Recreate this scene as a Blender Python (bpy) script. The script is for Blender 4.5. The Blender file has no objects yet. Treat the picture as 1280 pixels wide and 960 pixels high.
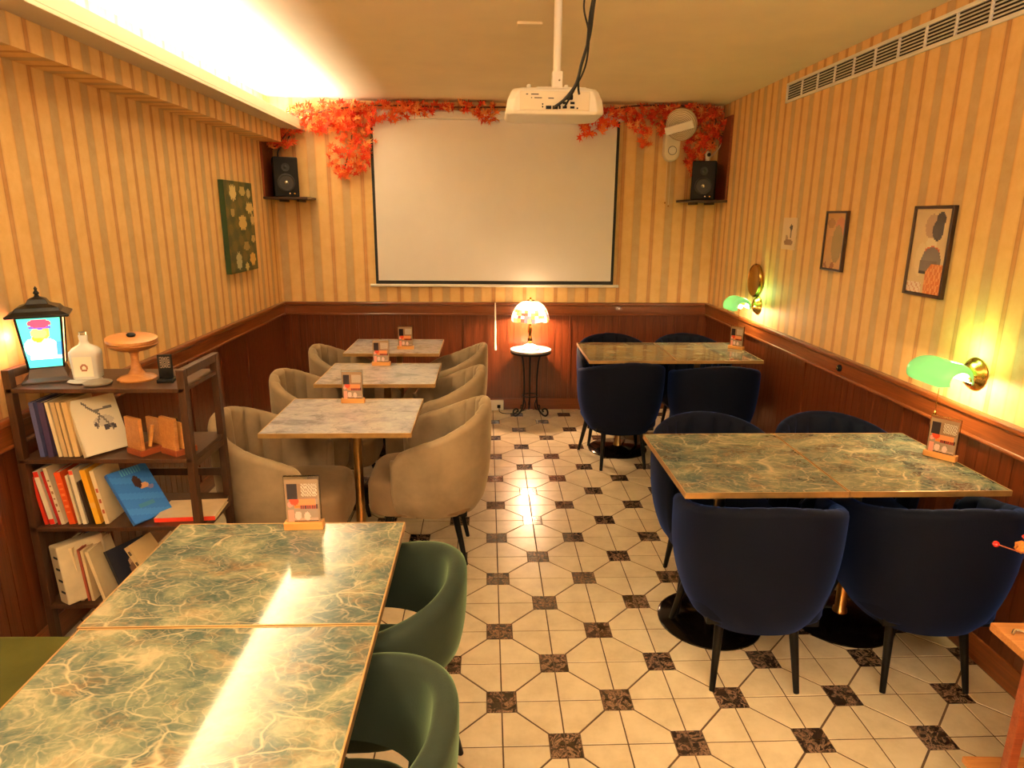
import bpy, bmesh, math, random
from mathutils import Vector, Matrix, Euler
S = bpy.context.scene
C = S.collection
rnd = random.Random(7)
PI = math.pi
R = math.radians

# ------------------------------------------------------------------ camera
CAMF, CAMH = 826.15, 1.628
CR = Vector((0.99930066, -0.03655709, 0.00785941))
CU = Vector((0.0014, 0.24661885, 0.96911154))
CF = Vector((0.03736618, 0.9684228, -0.24649756))
cd = bpy.data.cameras.new('camera'); cam = bpy.data.objects.new('camera', cd); C.objects.link(cam)
cd.sensor_width = 36; cd.lens = CAMF / 1280 * 36; cd.clip_start = 0.03
m = Matrix((( CR.x, CU.x, -CF.x, 0), (CR.y, CU.y, -CF.y, 0), (CR.z, CU.z, -CF.z, CAMH), (0, 0, 0, 1)))
cam.matrix_world = m
S.camera = cam
def at(px, py, ax, val):
    """point where the photograph's pixel meets the plane axis=val (used to read positions off the photo)"""
    d = CF + CR * ((px - 640) / CAMF) + CU * ((480 - py) / CAMF)
    o = Vector((0, 0, CAMH))
    return o + d * ((val - o[ax]) / d[ax])

# ------------------------------------------------------------------ world, exposure
w = bpy.data.worlds.new('world'); S.world = w; w.use_nodes = True
w.node_tree.nodes['Background'].inputs[0].default_value = (1, .6, .3, 1)
w.node_tree.nodes['Background'].inputs[1].default_value = 0.05
S.view_settings.view_transform = 'Standard'; S.view_settings.look = 'None'
S.view_settings.exposure = 0.78; S.view_settings.gamma = 1
S.cycles.max_bounces = 8; S.cycles.diffuse_bounces = 4; S.cycles.sample_clamp_indirect = 6
S.cycles.caustics_reflective = False; S.cycles.caustics_refractive = False
try: S.cycles.use_denoising = True
except Exception: pass

# ------------------------------------------------------------------ room numbers
XL, XR, YB, YF, HC, HW = -1.69, 1.862, 5.519, -3.2, 2.48, 0.93

def area(name, loc, rot, sx, sy, energy, col, shape='RECTANGLE', spread=PI):
    l = bpy.data.lights.new(name, 'AREA'); l.shape = shape; l.size = sx; l.size_y = sy
    l.energy = energy; l.color = col; l.spread = spread
    o = bpy.data.objects.new(name, l); C.objects.link(o); o.location = loc; o.rotation_euler = rot
    return o
WARM = (1.0, 0.88, 0.74)
# cove strip on the ledge of the left wall, shining up at the ceiling
area('cove_light', (-1.535, 1.15, 2.281), (PI, R(40), 0), 0.05, 8.6, 225, (1.0, 0.93, 0.82))
# unseen fill lights added under the ceiling behind the camera
area('ceiling_fill_light', (0.55, -0.35, 2.44), (0, 0, 0), 0.5, 0.5, 6, WARM, 'DISK')
area('ceiling_fill_light', (0.2, -2.2, 2.44), (0, 0, 0), 0.5, 0.5, 16, WARM, 'DISK')
# uplights added behind the camera to brighten the ceiling and its bounce
area('fill_uplight', (-0.45, -0.55, 1.93), (PI, 0, 0), 0.34, 0.34, 75, WARM, 'DISK')
area('fill_uplight', (0.9, -0.55, 1.93), (PI, 0, 0), 0.34, 0.34, 75, WARM, 'DISK')

# ------------------------------------------------------------------ material helpers
def lin(c):
    return tuple(((x / 255) / 12.92 if x / 255 <= .04045 else ((x / 255 + .055) / 1.055) ** 2.4) for x in c) + (1.0,)
class NT:
    def __init__(s, name):
        s.m = bpy.data.materials.new(name); s.m.use_nodes = True
        s.t = s.m.node_tree; s.b = s.t.nodes['Principled BSDF']
    def n(s, typ, **k):
        nd = s.t.nodes.new(typ)
        for a, v in k.items(): setattr(nd, a, v)
        return nd
    def l(s, a, b): s.t.links.new(a, b)
    def math(s, op, a, b=None, c=None):
        nd = s.n('ShaderNodeMath', operation=op)
        for i, v in enumerate((a, b, c)):
            if v is None: continue
            if isinstance(v, (int, float)): nd.inputs[i].default_value = v
            else: s.l(v, nd.inputs[i])
        return nd.outputs[0]
    def coord(s, kind='Object', scale=(1, 1, 1)):
        tc = s.n('ShaderNodeTexCoord'); mp = s.n('ShaderNodeMapping'); mp.inputs['Scale'].default_value = scale
        s.l(tc.outputs[kind], mp.inputs[0]); return mp.outputs[0]
    def pos(s, scale=(1, 1, 1)):
        g = s.n('ShaderNodeNewGeometry'); mp = s.n('ShaderNodeMapping'); mp.inputs['Scale'].default_value = scale
        s.l(g.outputs['Position'], mp.inputs[0]); return mp.outputs[0]
    def noise(s, vec, scale, detail=4, rough=.6, dist=0):
        nd = s.n('ShaderNodeTexNoise'); nd.inputs['Scale'].default_value = scale; nd.inputs['Detail'].default_value = detail
        nd.inputs['Roughness'].default_value = rough; nd.inputs['Distortion'].default_value = dist
        s.l(vec, nd.inputs['Vector']); return nd.outputs[0]
    def ramp(s, fac, stops, interp='LINEAR'):
        r = s.n('ShaderNodeValToRGB'); r.color_ramp.interpolation = interp
        e = r.color_ramp.elements
        while len(e) > 1: e.remove(e[-1])
        e[0].position = stops[0][0]; e[0].color = lin(stops[0][1])
        for p, c in stops[1:]:
            x = e.new(p); x.color = lin(c)
        s.l(fac, r.inputs[0]); return r.outputs[0]
    def mix(s, fac, a, b, mode='MIX'):
        nd = s.n('ShaderNodeMix', data_type='RGBA', blend_type=mode)
        for i, v in ((0, fac), (6, a), (7, b)):
            if isinstance(v, (int, float)): nd.inputs[i].default_value = v
            elif isinstance(v, tuple): nd.inputs[i].default_value = v
            else: s.l(v, nd.inputs[i])
        return nd.outputs[2]
    def base(s, v):
        if isinstance(v, tuple): s.b.inputs['Base Color'].default_value = v
        else: s.l(v, s.b.inputs['Base Color'])
    def set(s, rough=.5, metal=0, coat=0, coatr=.05, sheen=0, spec=.5, trans=0, ior=1.5):
        i = s.b.inputs
        i['Roughness'].default_value = rough; i['Metallic'].default_value = metal; i['Coat Weight'].default_value = coat
        i['Coat Roughness'].default_value = coatr; i['Sheen Weight'].default_value = sheen
        i['Specular IOR Level'].default_value = spec; i['Transmission Weight'].default_value = trans; i['IOR'].default_value = ior
        return s
    def bump(s, h, strength=.2, dist=.01):
        b = s.n('ShaderNodeBump'); b.inputs['Strength'].default_value = strength; b.inputs['Distance'].default_value = dist
        s.l(h, b.inputs['Height']); s.l(b.outputs[0], s.b.inputs['Normal'])
    def emit(s, col, st):
        s.b.inputs['Emission Strength'].default_value = st
        if isinstance(col, tuple): s.b.inputs['Emission Color'].default_value = col
        else: s.l(col, s.b.inputs['Emission Color'])
def plain(name, rgb, rough=.5, metal=0, var=.08, nscale=8, bump=0, **k):
    """one colour with a little procedural mottling"""
    t = NT(name); v = t.coord()
    f = t.noise(v, nscale, 3)
    lo = tuple(max(0, c * (1 - var)) for c in rgb); hi = tuple(min(255, c * (1 + var)) for c in rgb)
    t.base(t.ramp(f, [(.3, lo), (.7, hi)])); t.set(rough, metal, **k)
    if bump: t.bump(t.noise(v, nscale * 8, 3), bump, .004)
    return t.m
def wood(name, dark, light, rough=.35, axis=2, scale=1.0, coat=0, world=False):
    t = NT(name); sc = [14 * scale] * 3; sc[axis] = .9 * scale
    v = t.pos(tuple(sc)) if world else t.coord('Object', tuple(sc))
    f = t.noise(v, 3, 6, .65, .4)
    sc2 = [60 * scale] * 3; sc2[axis] = 1.5 * scale
    v2 = t.pos(tuple(sc2)) if world else t.coord('Object', tuple(sc2))
    g = t.noise(v2, 3, 3)
    c = t.ramp(f, [(.25, dark), (.5, tuple((a + b) / 2 for a, b in zip(dark, light))), (.75, light)])
    c = t.mix(.35, c, t.ramp(g, [(.35, dark), (.65, light)]))
    t.base(c); t.set(rough, coat=coat); t.bump(g, .08, .002)
    return t.m
def marble(name, base, mid, vein, rust, scale, rough=.06, coat=.8, vein_w=1.0):
    t = NT(name); v0 = t.coord('Object', (1, 1.5, 1)); oi = t.n('ShaderNodeObjectInfo')
    o1 = t.n('ShaderNodeVectorMath', operation='ADD'); cx = t.n('ShaderNodeCombineXYZ')
    t.l(t.math('MULTIPLY', oi.outputs['Random'], 9.0), cx.inputs[0]); t.l(t.math('MULTIPLY', oi.outputs['Random'], 5.0), cx.inputs[1])
    t.l(v0, o1.inputs[0]); t.l(cx.outputs[0], o1.inputs[1]); v = o1.outputs[0]
    # domain warp so blotches and cracks wander
    wn = t.n('ShaderNodeTexNoise'); wn.inputs['Scale'].default_value = 5 * scale; wn.inputs['Detail'].default_value = 3; t.l(v, wn.inputs['Vector'])
    wv = t.n('ShaderNodeVectorMath', operation='MULTIPLY_ADD'); t.l(wn.outputs['Color'], wv.inputs[0]); wv.inputs[1].default_value = (.17, .17, 0); t.l(v, wv.inputs[2]); wv = wv.outputs[0]
    big = t.noise(wv, 6 * scale, 6, .62, .2)
    col = t.ramp(big, [(.30, tuple(c * .8 for c in base)), (.44, base), (.50, tuple((p + q) / 2 for p, q in zip(base, mid))), (.57, mid), (.66, tuple((p * .4 + q * .6) for p, q in zip(mid, vein)))])
    rp = t.noise(wv, 9 * scale, 5, .7, .3); col = t.mix(t.math('MULTIPLY', t.math('MAXIMUM', t.math('SUBTRACT', rp, .52), 0.0), 3.2), col, lin(rust))
    def crack(sc, wdt, strength):
        nonlocal col
        vo = t.n('ShaderNodeTexVoronoi', feature='DISTANCE_TO_EDGE'); vo.inputs['Scale'].default_value = sc; t.l(wv, vo.inputs['Vector'])
        m_ = t.noise(v, sc * .8, 3)
        f = t.math('SUBTRACT', 1.0, t.math('MINIMUM', t.math('DIVIDE', vo.outputs['Distance'], t.math('MULTIPLY', m_, wdt)), 1.0))
        f = t.math('MULTIPLY', f, t.math('MULTIPLY', t.math('MINIMUM', t.math('MAXIMUM', t.math('MULTIPLY', t.math('SUBTRACT', m_, .40), 6.0), 0.0), 1.0), strength))
        col = t.mix(f, col, lin(vein))
    crack(6.5 * scale, .06 * vein_w, .8); crack(15 * scale, .07 * vein_w, .45); crack(36 * scale, .2 * vein_w, .3)
    fine = t.noise(v, 70 * scale, 3)
    col = t.mix(.10, col, t.ramp(fine, [(.3, tuple(c * .6 for c in base)), (.7, vein)]))
    t.base(col); t.set(rough, coat=coat, coatr=.02, spec=.34); t.b.inputs['Coat IOR'].default_value = 1.55; return t.m
def velvet(name, rgb, rough=.85, sheen=.6, tint=None):
    t = NT(name); v = t.coord()
    f = t.noise(v, 5, 4, .6); g = t.noise(v, 160, 2)
    c = t.ramp(f, [(.3, tuple(x * .88 for x in rgb)), (.7, tuple(min(255, x * 1.1) for x in rgb))])
    t.base(c); t.set(rough, sheen=sheen, spec=.12)
    if tint: t.b.inputs['Sheen Tint'].default_value = lin(tint)
    t.b.inputs['Sheen Roughness'].default_value = .35
    t.bump(g, .15, .002); return t.m
def wallpaper(name, axis, period, phase):
    t = NT(name); g = t.n('ShaderNodeNewGeometry'); sp = t.n('ShaderNodeSeparateXYZ'); t.l(g.outputs['Position'], sp.inputs[0])
    u = t.math('FRACT', t.math('DIVIDE', t.math('SUBTRACT', sp.outputs[axis], phase), period))  # 0 = centre of the grey stripe
    u = t.math('FRACT', t.math('ADD', u, .5))                                                    # grey centred on .5
    cream = (232, 190, 120); cream2 = (224, 176, 106); grey = (190, 158, 112); edge = (198, 150, 90); orange = (198, 138, 74); odk = (174, 112, 54)
    st = [(0, odk), (.012, orange), (.045, odk), (.062, (222, 182, 122)), (.075, cream2), (.10, cream), (.33, cream), (.365, cream2),
          (.385, edge), (.40, grey), (.60, grey), (.615, edge), (.635, cream2), (.67, cream), (.90, cream), (.925, cream2), (.938, (222, 182, 122)), (.955, odk), (.988, orange)]
    c = t.ramp(u, st)
    n = t.noise(t.pos((1, 1, 1)), 14, 5, .7); n2 = t.noise(t.pos((90, 90, 8)), 1, 2)
    c = t.mix(.22, c, t.ramp(n, [(.3, (200, 150, 84)), (.7, (250, 220, 166))]))
    t.base(c); t.set(.62, spec=.35); t.bump(n2, .06, .002); return t.m

M = {}
M['paper_back'] = wallpaper('striped_wallpaper_back', 0, .26, -1.379)
M['paper_right'] = wallpaper('striped_wallpaper_right', 1, .2275, 2.647)
M['paper_left'] = wallpaper('striped_wallpaper_left', 1, .2275, 2.60)
M['ceiling'] = plain('painted_ceiling', (246, 226, 184), .8, var=.02, nscale=2)
M['ledge'] = plain('painted_ledge', (204, 188, 160), .6, var=.02, nscale=3)
M['wains'] = wood('mahogany_stained_panel', (66, 28, 11), (112, 54, 24), .30, 2, 1, .25, True)
M['rail_x'] = wood('mahogany_rail_across', (82, 38, 14), (134, 68, 30), .28, 0, 1, .3, True)
M['rail_y'] = wood('mahogany_rail_along', (92, 44, 16), (148, 78, 34), .28, 1, 1, .3, True)
M['dark_wood'] = wood('dark_walnut', (38, 24, 15), (66, 42, 26), .45, 0)
M['rack'] = wood('rack_dark_timber', (44, 24, 12), (76, 44, 22), .45, 2)
M['grout'] = plain('brown_grout', (84, 62, 42), .85, var=.15, nscale=20)
def tile_mat(name, dark):
    t = NT(name); v = t.pos(); oi = t.n('ShaderNodeObjectInfo')
    if dark:
        n = t.noise(v, 26, 6, .7, 1.5)
        c = t.ramp(n, [(.36, (26, 19, 15)), (.50, (64, 48, 38)), (.56, (150, 120, 96)), (.60, (58, 42, 34)), (.72, (32, 24, 20))])
        t.base(c); t.set(.16, coat=.5, coatr=.08)
    else:
        n = t.noise(v, 7, 5, .65)
        c = t.ramp(n, [(.3, (198, 182, 154)), (.55, (218, 204, 176)), (.75, (228, 214, 188))])
        r = t.ramp(oi.outputs['Random'], [(0, (226, 212, 188)), (1, (246, 238, 222))])
        c = t.mix(.5, c, t.mix(1.0, c, r, 'MULTIPLY'))
        t.base(c); t.set(.30, coat=.25, coatr=.26); t.bump(t.noise(v, 60, 3), .06, .001)
    return t.m
M['tile_cream'] = tile_mat('cream_ceramic', False); M['tile_dark'] = tile_mat('dark_marbled_ceramic', True)
M['green_marble'] = marble('green_marble', (60, 80, 74), (108, 114, 92), (182, 164, 132), (142, 108, 70), 1.15, .06, .12)
M['white_marble'] = marble('white_marble', (198, 196, 200), (176, 174, 182), (112, 110, 118), (150, 146, 154), 1.4, .08, .5, .5)
M['brass'] = plain('brushed_brass', (206, 170, 112), .28, 1.0, .06, 20)
M['brass_edge'] = plain('brass_edging', (176, 140, 88), .42, .7, .06, 20)
M['black_metal'] = plain('black_metal', (22, 20, 20), .35, .5, .1, 10)
M['black_gloss'] = plain('black_polished_steel', (30, 25, 22), .12, .8, .1, 6)
M['black_leg'] = plain('black_lacquered_wood', (8, 7, 7), .5, 0, .1, 10, spec=.2)
M['blue_velvet'] = velvet('navy_velvet', (5, 9, 24), .8, .35, (60, 100, 200))
M['beige_velvet'] = velvet('beige_velvet', (136, 116, 90), .85, .5, (240, 220, 180))
M['blue_velvet_seat'] = M['blue_velvet']; M['beige_velvet_seat'] = velvet('beige_velvet_seat', (118, 94, 68), .85, .3, (240, 210, 170))
M['green_velvet'] = velvet('bottle_green_velvet', (36, 43, 35), .85, .5, (170, 200, 150))
M['olive'] = velvet('olive_velvet', (74, 72, 30), .85, .3, (170, 170, 90))
M['white_plastic'] = plain('white_plastic', (234, 228, 214), .35, 0, .02, 4)
M['ivory_plastic'] = plain('ivory_plastic', (226, 214, 186), .4, 0, .03, 4)
M['fan_tan'] = plain('tan_plastic', (170, 146, 104), .5, 0, .05, 6)
M['screen'] = plain('projection_fabric', (232, 226, 222), .85, 0, .01, 3)
M['black_cloth'] = plain('black_border', (14, 12, 12), .7)
M['black_plastic'] = plain('black_plastic', (8, 8, 10), .5, 0, .1, 6, spec=.2)
M['cone'] = plain('speaker_cone', (34, 34, 36), .5)
M['silver'] = plain('silver_cap', (200, 196, 186), .25, .9)
M['gold'] = plain('aged_brass', (176, 138, 66), .22, 1.0, .12, 12)
M['pine'] = wood('pale_pine', (196, 128, 62), (226, 166, 92), .5, 0)
M['oak'] = wood('orange_oak', (156, 96, 48), (202, 140, 78), .45, 0)
M['redwood'] = wood('red_brown_wood', (116, 52, 28), (158, 80, 44), .45, 0)
M['paper'] = plain('page_paper', (232, 216, 180), .8, 0, .05, 60)
M['vine'] = plain('brown_vine', (92, 48, 24), .8)
M['china'] = plain('white_china', (236, 232, 226), .12, 0, .02, 6, coat=.6)
M['red'] = plain('red_plastic_berry', (214, 24, 20), .25)
M['orange_bloom'] = plain('orange_dried_flower', (214, 122, 48), .9, 0, .3, 60, bump=.6)
M['wire'] = plain('black_rubber', (20, 18, 18), .5)
M['vent_dark'] = plain('vent_cavity', (34, 28, 22), .8)
def leaf_mat():
    t = NT('maple_leaf'); oi = t.n('ShaderNodeObjectInfo')
    g = t.n('ShaderNodeNewGeometry')
    r = t.math('FRACT', t.math('ADD', oi.outputs['Random'], g.outputs['Random Per Island']))
    c = t.ramp(r, [(0, (214, 52, 22)), (.3, (232, 78, 34)), (.6, (240, 108, 50)), (.85, (246, 146, 72)), (1, (250, 186, 104))])
    t.base(c); t.set(.55)
    tr = t.n('ShaderNodeBsdfTranslucent'); t.l(c, tr.inputs[0])
    mx = t.n('ShaderNodeMixShader'); mx.inputs[0].default_value = .35
    t.l(t.b.outputs[0], mx.inputs[1]); t.l(tr.outputs[0], mx.inputs[2])
    t.l(mx.outputs[0], t.t.nodes['Material Output'].inputs[0]); return t.m
M['leaf'] = leaf_mat()
def glass_mat(name, rgb, rough=.03, emit=0, weight=1.0):
    t = NT(name); t.base(lin(rgb)); t.set(rough, trans=weight, ior=1.45)
    if emit: t.emit(lin(rgb), emit)
    return t.m
M['acrylic'] = glass_mat('clear_acrylic', (245, 245, 240))
M['glass'] = glass_mat('clear_glass', (250, 248, 240))
def shade_mat(name, rgb, emi, trans=.4):
    t = NT(name); t.base(lin(rgb)); t.set(.12, coat=.6); t.emit(lin(rgb), emi)
    tr = t.n('ShaderNodeBsdfTranslucent'); tr.inputs[0].default_value = lin(rgb)
    mx = t.n('ShaderNodeMixShader'); mx.inputs[0].default_value = trans
    t.l(t.b.outputs[0], mx.inputs[1]); t.l(tr.outputs[0], mx.inputs[2])
    t.l(mx.outputs[0], t.t.nodes['Material Output'].inputs[0]); return t.m
M['green_glass'] = shade_mat('green_cased_glass', (150, 206, 162), .14, .45)
M['bulb'] = NT('lit_bulb'); M['bulb'].base(lin((255, 220, 170))); M['bulb'].emit(lin((255, 214, 150)), 12); M['bulb'] = M['bulb'].m
def attr_mat(name, rough=.5, emit=0, coat=0):
    t = NT(name); a = t.n('ShaderNodeAttribute', attribute_name='Col'); t.base(a.outputs['Color']); t.set(rough, coat=coat)
    if emit: t.emit(a.outputs['Color'], emit)
    return t.m
M['print'] = attr_mat('printed_colour', .5); M['print_gloss'] = attr_mat('printed_colour_gloss', .2, 0, .4)
M['print_lit'] = attr_mat('backlit_print', .4, 1.5)
M['stained'] = attr_mat('stained_glass', .2, 2.6)
for i, c in enumerate([(232, 40, 24)]): M['soft_red'] = plain('red_binding', c, .5)

# ------------------------------------------------------------------ mesh helpers
def MB(): return bmesh.new()
def box(bm, x0, x1, y0, y1, z0, z1):
    vs = [bm.verts.new((x, y, z)) for z in (z0, z1) for y in (y0, y1) for x in (x0, x1)]
    for f in ((0, 2, 3, 1), (4, 5, 7, 6), (0, 1, 5, 4), (2, 6, 7, 3), (0, 4, 6, 2), (1, 3, 7, 5)): bm.faces.new([vs[i] for i in f])
    return bm
def grid_loft(bm, rings, closed_ring=True, cap0=True, cap1=True):
    vr = [[bm.verts.new(p) for p in r] for r in rings]; n = len(rings[0])
    for a, b in zip(vr, vr[1:]):
        for i in range(n if closed_ring else n - 1):
            j = (i + 1) % n; bm.faces.new((a[i], a[j], b[j], b[i]))
    if cap0: bm.faces.new(vr[0][::-1])
    if cap1: bm.faces.new(vr[-1])
    return vr
def lathe(bm, prof, seg=24, cx=0, cy=0, sq=None):
    rings = []
    for r, z in prof:
        r = max(r, .0004)
        rings.append([(cx + r * math.cos(2 * PI * i / seg), cy + r * math.sin(2 * PI * i / seg), z) for i in range(seg)])
    grid_loft(bm, rings); return bm
def tube(bm, pts, rad, seg=8):
    pts = [Vector(p) for p in pts]; rings = []; prev = None
    for i, p in enumerate(pts):
        d = (pts[min(i + 1, len(pts) - 1)] - pts[max(i - 1, 0)]).normalized()
        if prev is None:
            a = Vector((0, 0, 1)) if abs(d.z) < .9 else Vector((1, 0, 0)); n = d.cross(a).normalized()
        else: n = (prev - d * prev.dot(d)).normalized()
        prev = n; b = d.cross(n); r = rad[i] if isinstance(rad, (list, tuple)) else rad
        rings.append([p + (n * math.cos(2 * PI * k / seg) + b * math.sin(2 * PI * k / seg)) * r for k in range(seg)])
    grid_loft(bm, rings); return bm
def prism(bm, poly, z0, z1):
    grid_loft(bm, [[(x, y, z0) for x, y in poly], [(x, y, z1) for x, y in poly]]); return bm
def spl(pts, n=8):
    """Catmull-Rom through points"""
    P = [Vector(p) for p in pts]; P = [P[0] * 2 - P[1]] + P + [P[-1] * 2 - P[-2]]; out = []
    for i in range(1, len(P) - 2):
        for k in range(n):
            t = k / n; a, b, c, d = P[i - 1:i + 3]
            out.append(.5 * ((2 * b) + (c - a) * t + (2 * a - 5 * b + 4 * c - d) * t * t + (3 * b - a - 3 * c + d) * t ** 3))
    out.append(P[-2]); return out
def obj(name, bm, m, parent=None, smooth=False, bevel=0, loc=None, rot=None, sub=0):
    if isinstance(bm, bmesh.types.BMesh):
        bmesh.ops.recalc_face_normals(bm, faces=bm.faces)
        me = bpy.data.meshes.new(name); bm.to_mesh(me); bm.free()
    else: me = bm
    if smooth:
        for p in me.polygons: p.use_smooth = True
        try: me.set_sharp_from_angle(angle=R(50))
        except Exception: pass
    if m is not None and not me.materials: me.materials.append(M[m] if isinstance(m, str) else m)
    o = bpy.data.objects.new(name, me); C.objects.link(o)
    if parent is not None: o.parent = parent
    if loc: o.location = loc
    if rot: o.rotation_euler = rot
    if bevel:
        b = o.modifiers.new('bevel', 'BEVEL'); b.width = bevel; b.segments = 2; b.limit_method = 'ANGLE'
    if sub:
        b = o.modifiers.new('subsurf', 'SUBSURF'); b.levels = sub; b.render_levels = sub
    return o
def tag(o, label=None, cat=None, group=None, kind=None):
    if label: o['label'] = label
    if cat: o['category'] = cat
    if group: o['group'] = group
    if kind: o['kind'] = kind
    return o
def thing(name, label, cat, loc=(0, 0, 0), rz=0, group=None, rot=None):
    o = bpy.data.objects.new(name, None); C.objects.link(o); o.location = loc; o.empty_display_size = .05
    o.rotation_euler = rot if rot else (0, 0, rz)
    return tag(o, label, cat, group)
def kids(o): return [c for c in C.objects if c.parent == o]
def dup(root, label, loc=None, rz=None, group=None, rot=None):
    def cp(o, par):
        c = o.copy(); C.objects.link(c); c.parent = par
        for k in kids(o): cp(k, c)
        return c
    r = cp(root, None); r['label'] = label
    if loc: r.location = loc
    if rz is not None: r.rotation_euler = (0, 0, rz)
    if rot is not None: r.rotation_euler = rot
    if group: r['group'] = group
    return r
def panel_mesh(name, w_, h_, fn, nx, ny, th=0.0008):
    """a flat printed sheet in the XZ plane facing -Y, colour per cell from fn(u, v); v up; 0..1"""
    me = bpy.data.meshes.new(name); V = []; F = []
    for j in range(ny + 1):
        for i in range(nx + 1): V.append((w_ * (i / nx - .5), 0, h_ * j / ny))
    for j in range(ny):
        for i in range(nx):
            a = j * (nx + 1) + i; F.append((a, a + 1, a + nx + 2, a + nx + 1))
    k = len(V); V += [(-w_ / 2, th, 0), (w_ / 2, th, 0), (w_ / 2, th, h_), (-w_ / 2, th, h_)]
    F.append((k, k + 3, k + 2, k + 1))
    me.from_pydata(V, [], F)
    at_ = me.attributes.new('Col', 'FLOAT_COLOR', 'CORNER'); cols = []
    for j in range(ny):
        for i in range(nx):
            c = lin(fn((i + .5) / nx, (j + .5) / ny)); cols += list(c) * 4
    cols += list(lin(fn(.02, .02))) * 4
    at_.data.foreach_set('color', cols); return me
def ell(u, v, cx, cy, rx, ry): return ((u - cx) / rx) ** 2 + ((v - cy) / ry) ** 2 < 1

# wall-relative boxes: u runs along the wall, d stands proud of it
def wmap(side):
    if side == 'back': return lambda u, d, z: (u, YB - d, z)
    if side == 'left': return lambda u, d, z: (XL + d, u, z)
    if side == 'right': return lambda u, d, z: (XR - d, u, z)
def wbox(bm, side, u0, u1, d0, d1, z0, z1):
    f = wmap(side); a = f(u0, d0, z0); b = f(u1, d1, z1)
    box(bm, min(a[0], b[0]), max(a[0], b[0]), min(a[1], b[1]), max(a[1], b[1]), z0, z1)

# ------------------------------------------------------------------ SHELL
def struct(name, bm, m, **k): return tag(obj(name, bm, m, **k), kind='structure')
wb = struct('wall_back', box(MB(), XL - .1, XR + .1, YB, YB + .1, 0, HC + .15), 'paper_back')
wr = struct('wall_right', box(MB(), XR, XR + .1, YF, YB, 0, HC + .15), 'paper_right')
wl = struct('wall_left', box(MB(), XL - .1, XL, YF, YB, 0, HC + .15), 'paper_left')
struct('wall_front', box(MB(), XL - .1, XR + .1, YF - .1, YF, 0, HC + .15), 'paper_back')
bm = MB()
poly = [(-.985, HC), (XR, HC), (XR, HC + .12), (XL, HC + .14), (XL, HC + .022)]
grid_loft(bm, [[(x, YF, z) for x, z in poly], [(x, YB, z) for x, z in poly]])
struct('ceiling', bm, 'ceiling')
# box-out and light ledge high on the left wall
bm = box(MB(), XL, -1.54, YF, 5.30, 2.150, 2.252)
struct('trim_1', bm, 'paper_left')
bm = MB(); box(bm, XL, -1.41, YF, YB, 2.252, 2.268); box(bm, -1.428, -1.41, YF, YB, 2.268, 2.324)
ledge = struct('trim_2', bm, 'ledge', bevel=.002)
obj('led_strip', box(MB(), -1.56, -1.51, YF + .1, YB - .1, 2.2685, 2.274), 'white_plastic', ledge)

def wainscot(side, parent, u0, u1, joints, sw, railmat):
    # panels, each a sheet with shallow vertical grooves
    edges = [u0] + joints + [u1]
    for a, b in zip(edges, edges[1:]):
        bm = MB(); wbox(bm, side, a, b, 0, .005, .10, .84)
        lo, hi = a + sw / 2, b - sw / 2; n = max(1, round((hi - lo) / .058)); st = (hi - lo) / n
        for i in range(n): wbox(bm, side, lo + i * st + .0015, lo + (i + 1) * st - .0015, .005, .009, .10, .84)
        obj('wood_panel', bm, 'wains', parent)
    for j in joints:
        bm = MB(); wbox(bm, side, j - sw / 2, j + sw / 2, .004, .017, .10, .835); obj('stile', bm, 'wains', parent, bevel=.002)
    bm = MB(); wbox(bm, side, u0, u1, 0, .022, .835, .902); obj('rail', bm, railmat, parent, bevel=.003)
    bm = MB(); wbox(bm, side, u0, u1, 0, .030, .822, .838); obj('rail_bead', bm, railmat, parent, bevel=.006)
    bm = MB(); wbox(bm, side, u0, u1, 0, .034, .906, HW); obj('chair_rail', bm, railmat, parent, bevel=.006)
    bm = MB(); wbox(bm, side, u0, u1, 0, .016, 0, .10)
    tag(obj('baseboard_' + side, bm, railmat, bevel=.003), kind='structure')
wainscot('back', wb, XL, XR, [-1.08, -.19, .70, 1.59], .018, 'rail_x')
wainscot('right', wr, YF, YB - .02, [-2.8, -1.87, -.93, 0, .93, 1.86, 2.785, 3.72, 4.66], .07, 'rail_y')
wainscot('left', wl, YF, YB - .02, [-2.8, -1.87, -.93, 0, .93, 1.86, 2.77, 3.69, 4.615], .018, 'rail_y')

# floor: grout bed and tiles laid in it
fl = struct('floor', box(MB(), XL - .1, XR + .1, YF - .1, YB + .1, -.06, -.0025), 'grout')
T0 = .2; GX, GY = .048, 1.944; g = .0025; s = .0505
def tile_mesh(poly, name, mt):
    bm = MB(); c = Vector((sum(p[0] for p in poly) / len(poly), sum(p[1] for p in poly) / len(poly)))
    ins = [(c.x + (p[0] - c.x) * .985, c.y + (p[1] - c.y) * .985) for p in poly]
    rings = [[(x, y, -.005) for x, y in poly], [(x, y, -.0010) for x, y in poly], [(x, y, 0) for x, y in ins]]
    grid_loft(bm, rings, cap0=False); bmesh.ops.recalc_face_normals(bm, faces=bm.faces)
    me = bpy.data.meshes.new(name); bm.to_mesh(me); bm.free(); me.materials.append(M[mt]); return me
h = T0 / 2; k = g * .75
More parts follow.
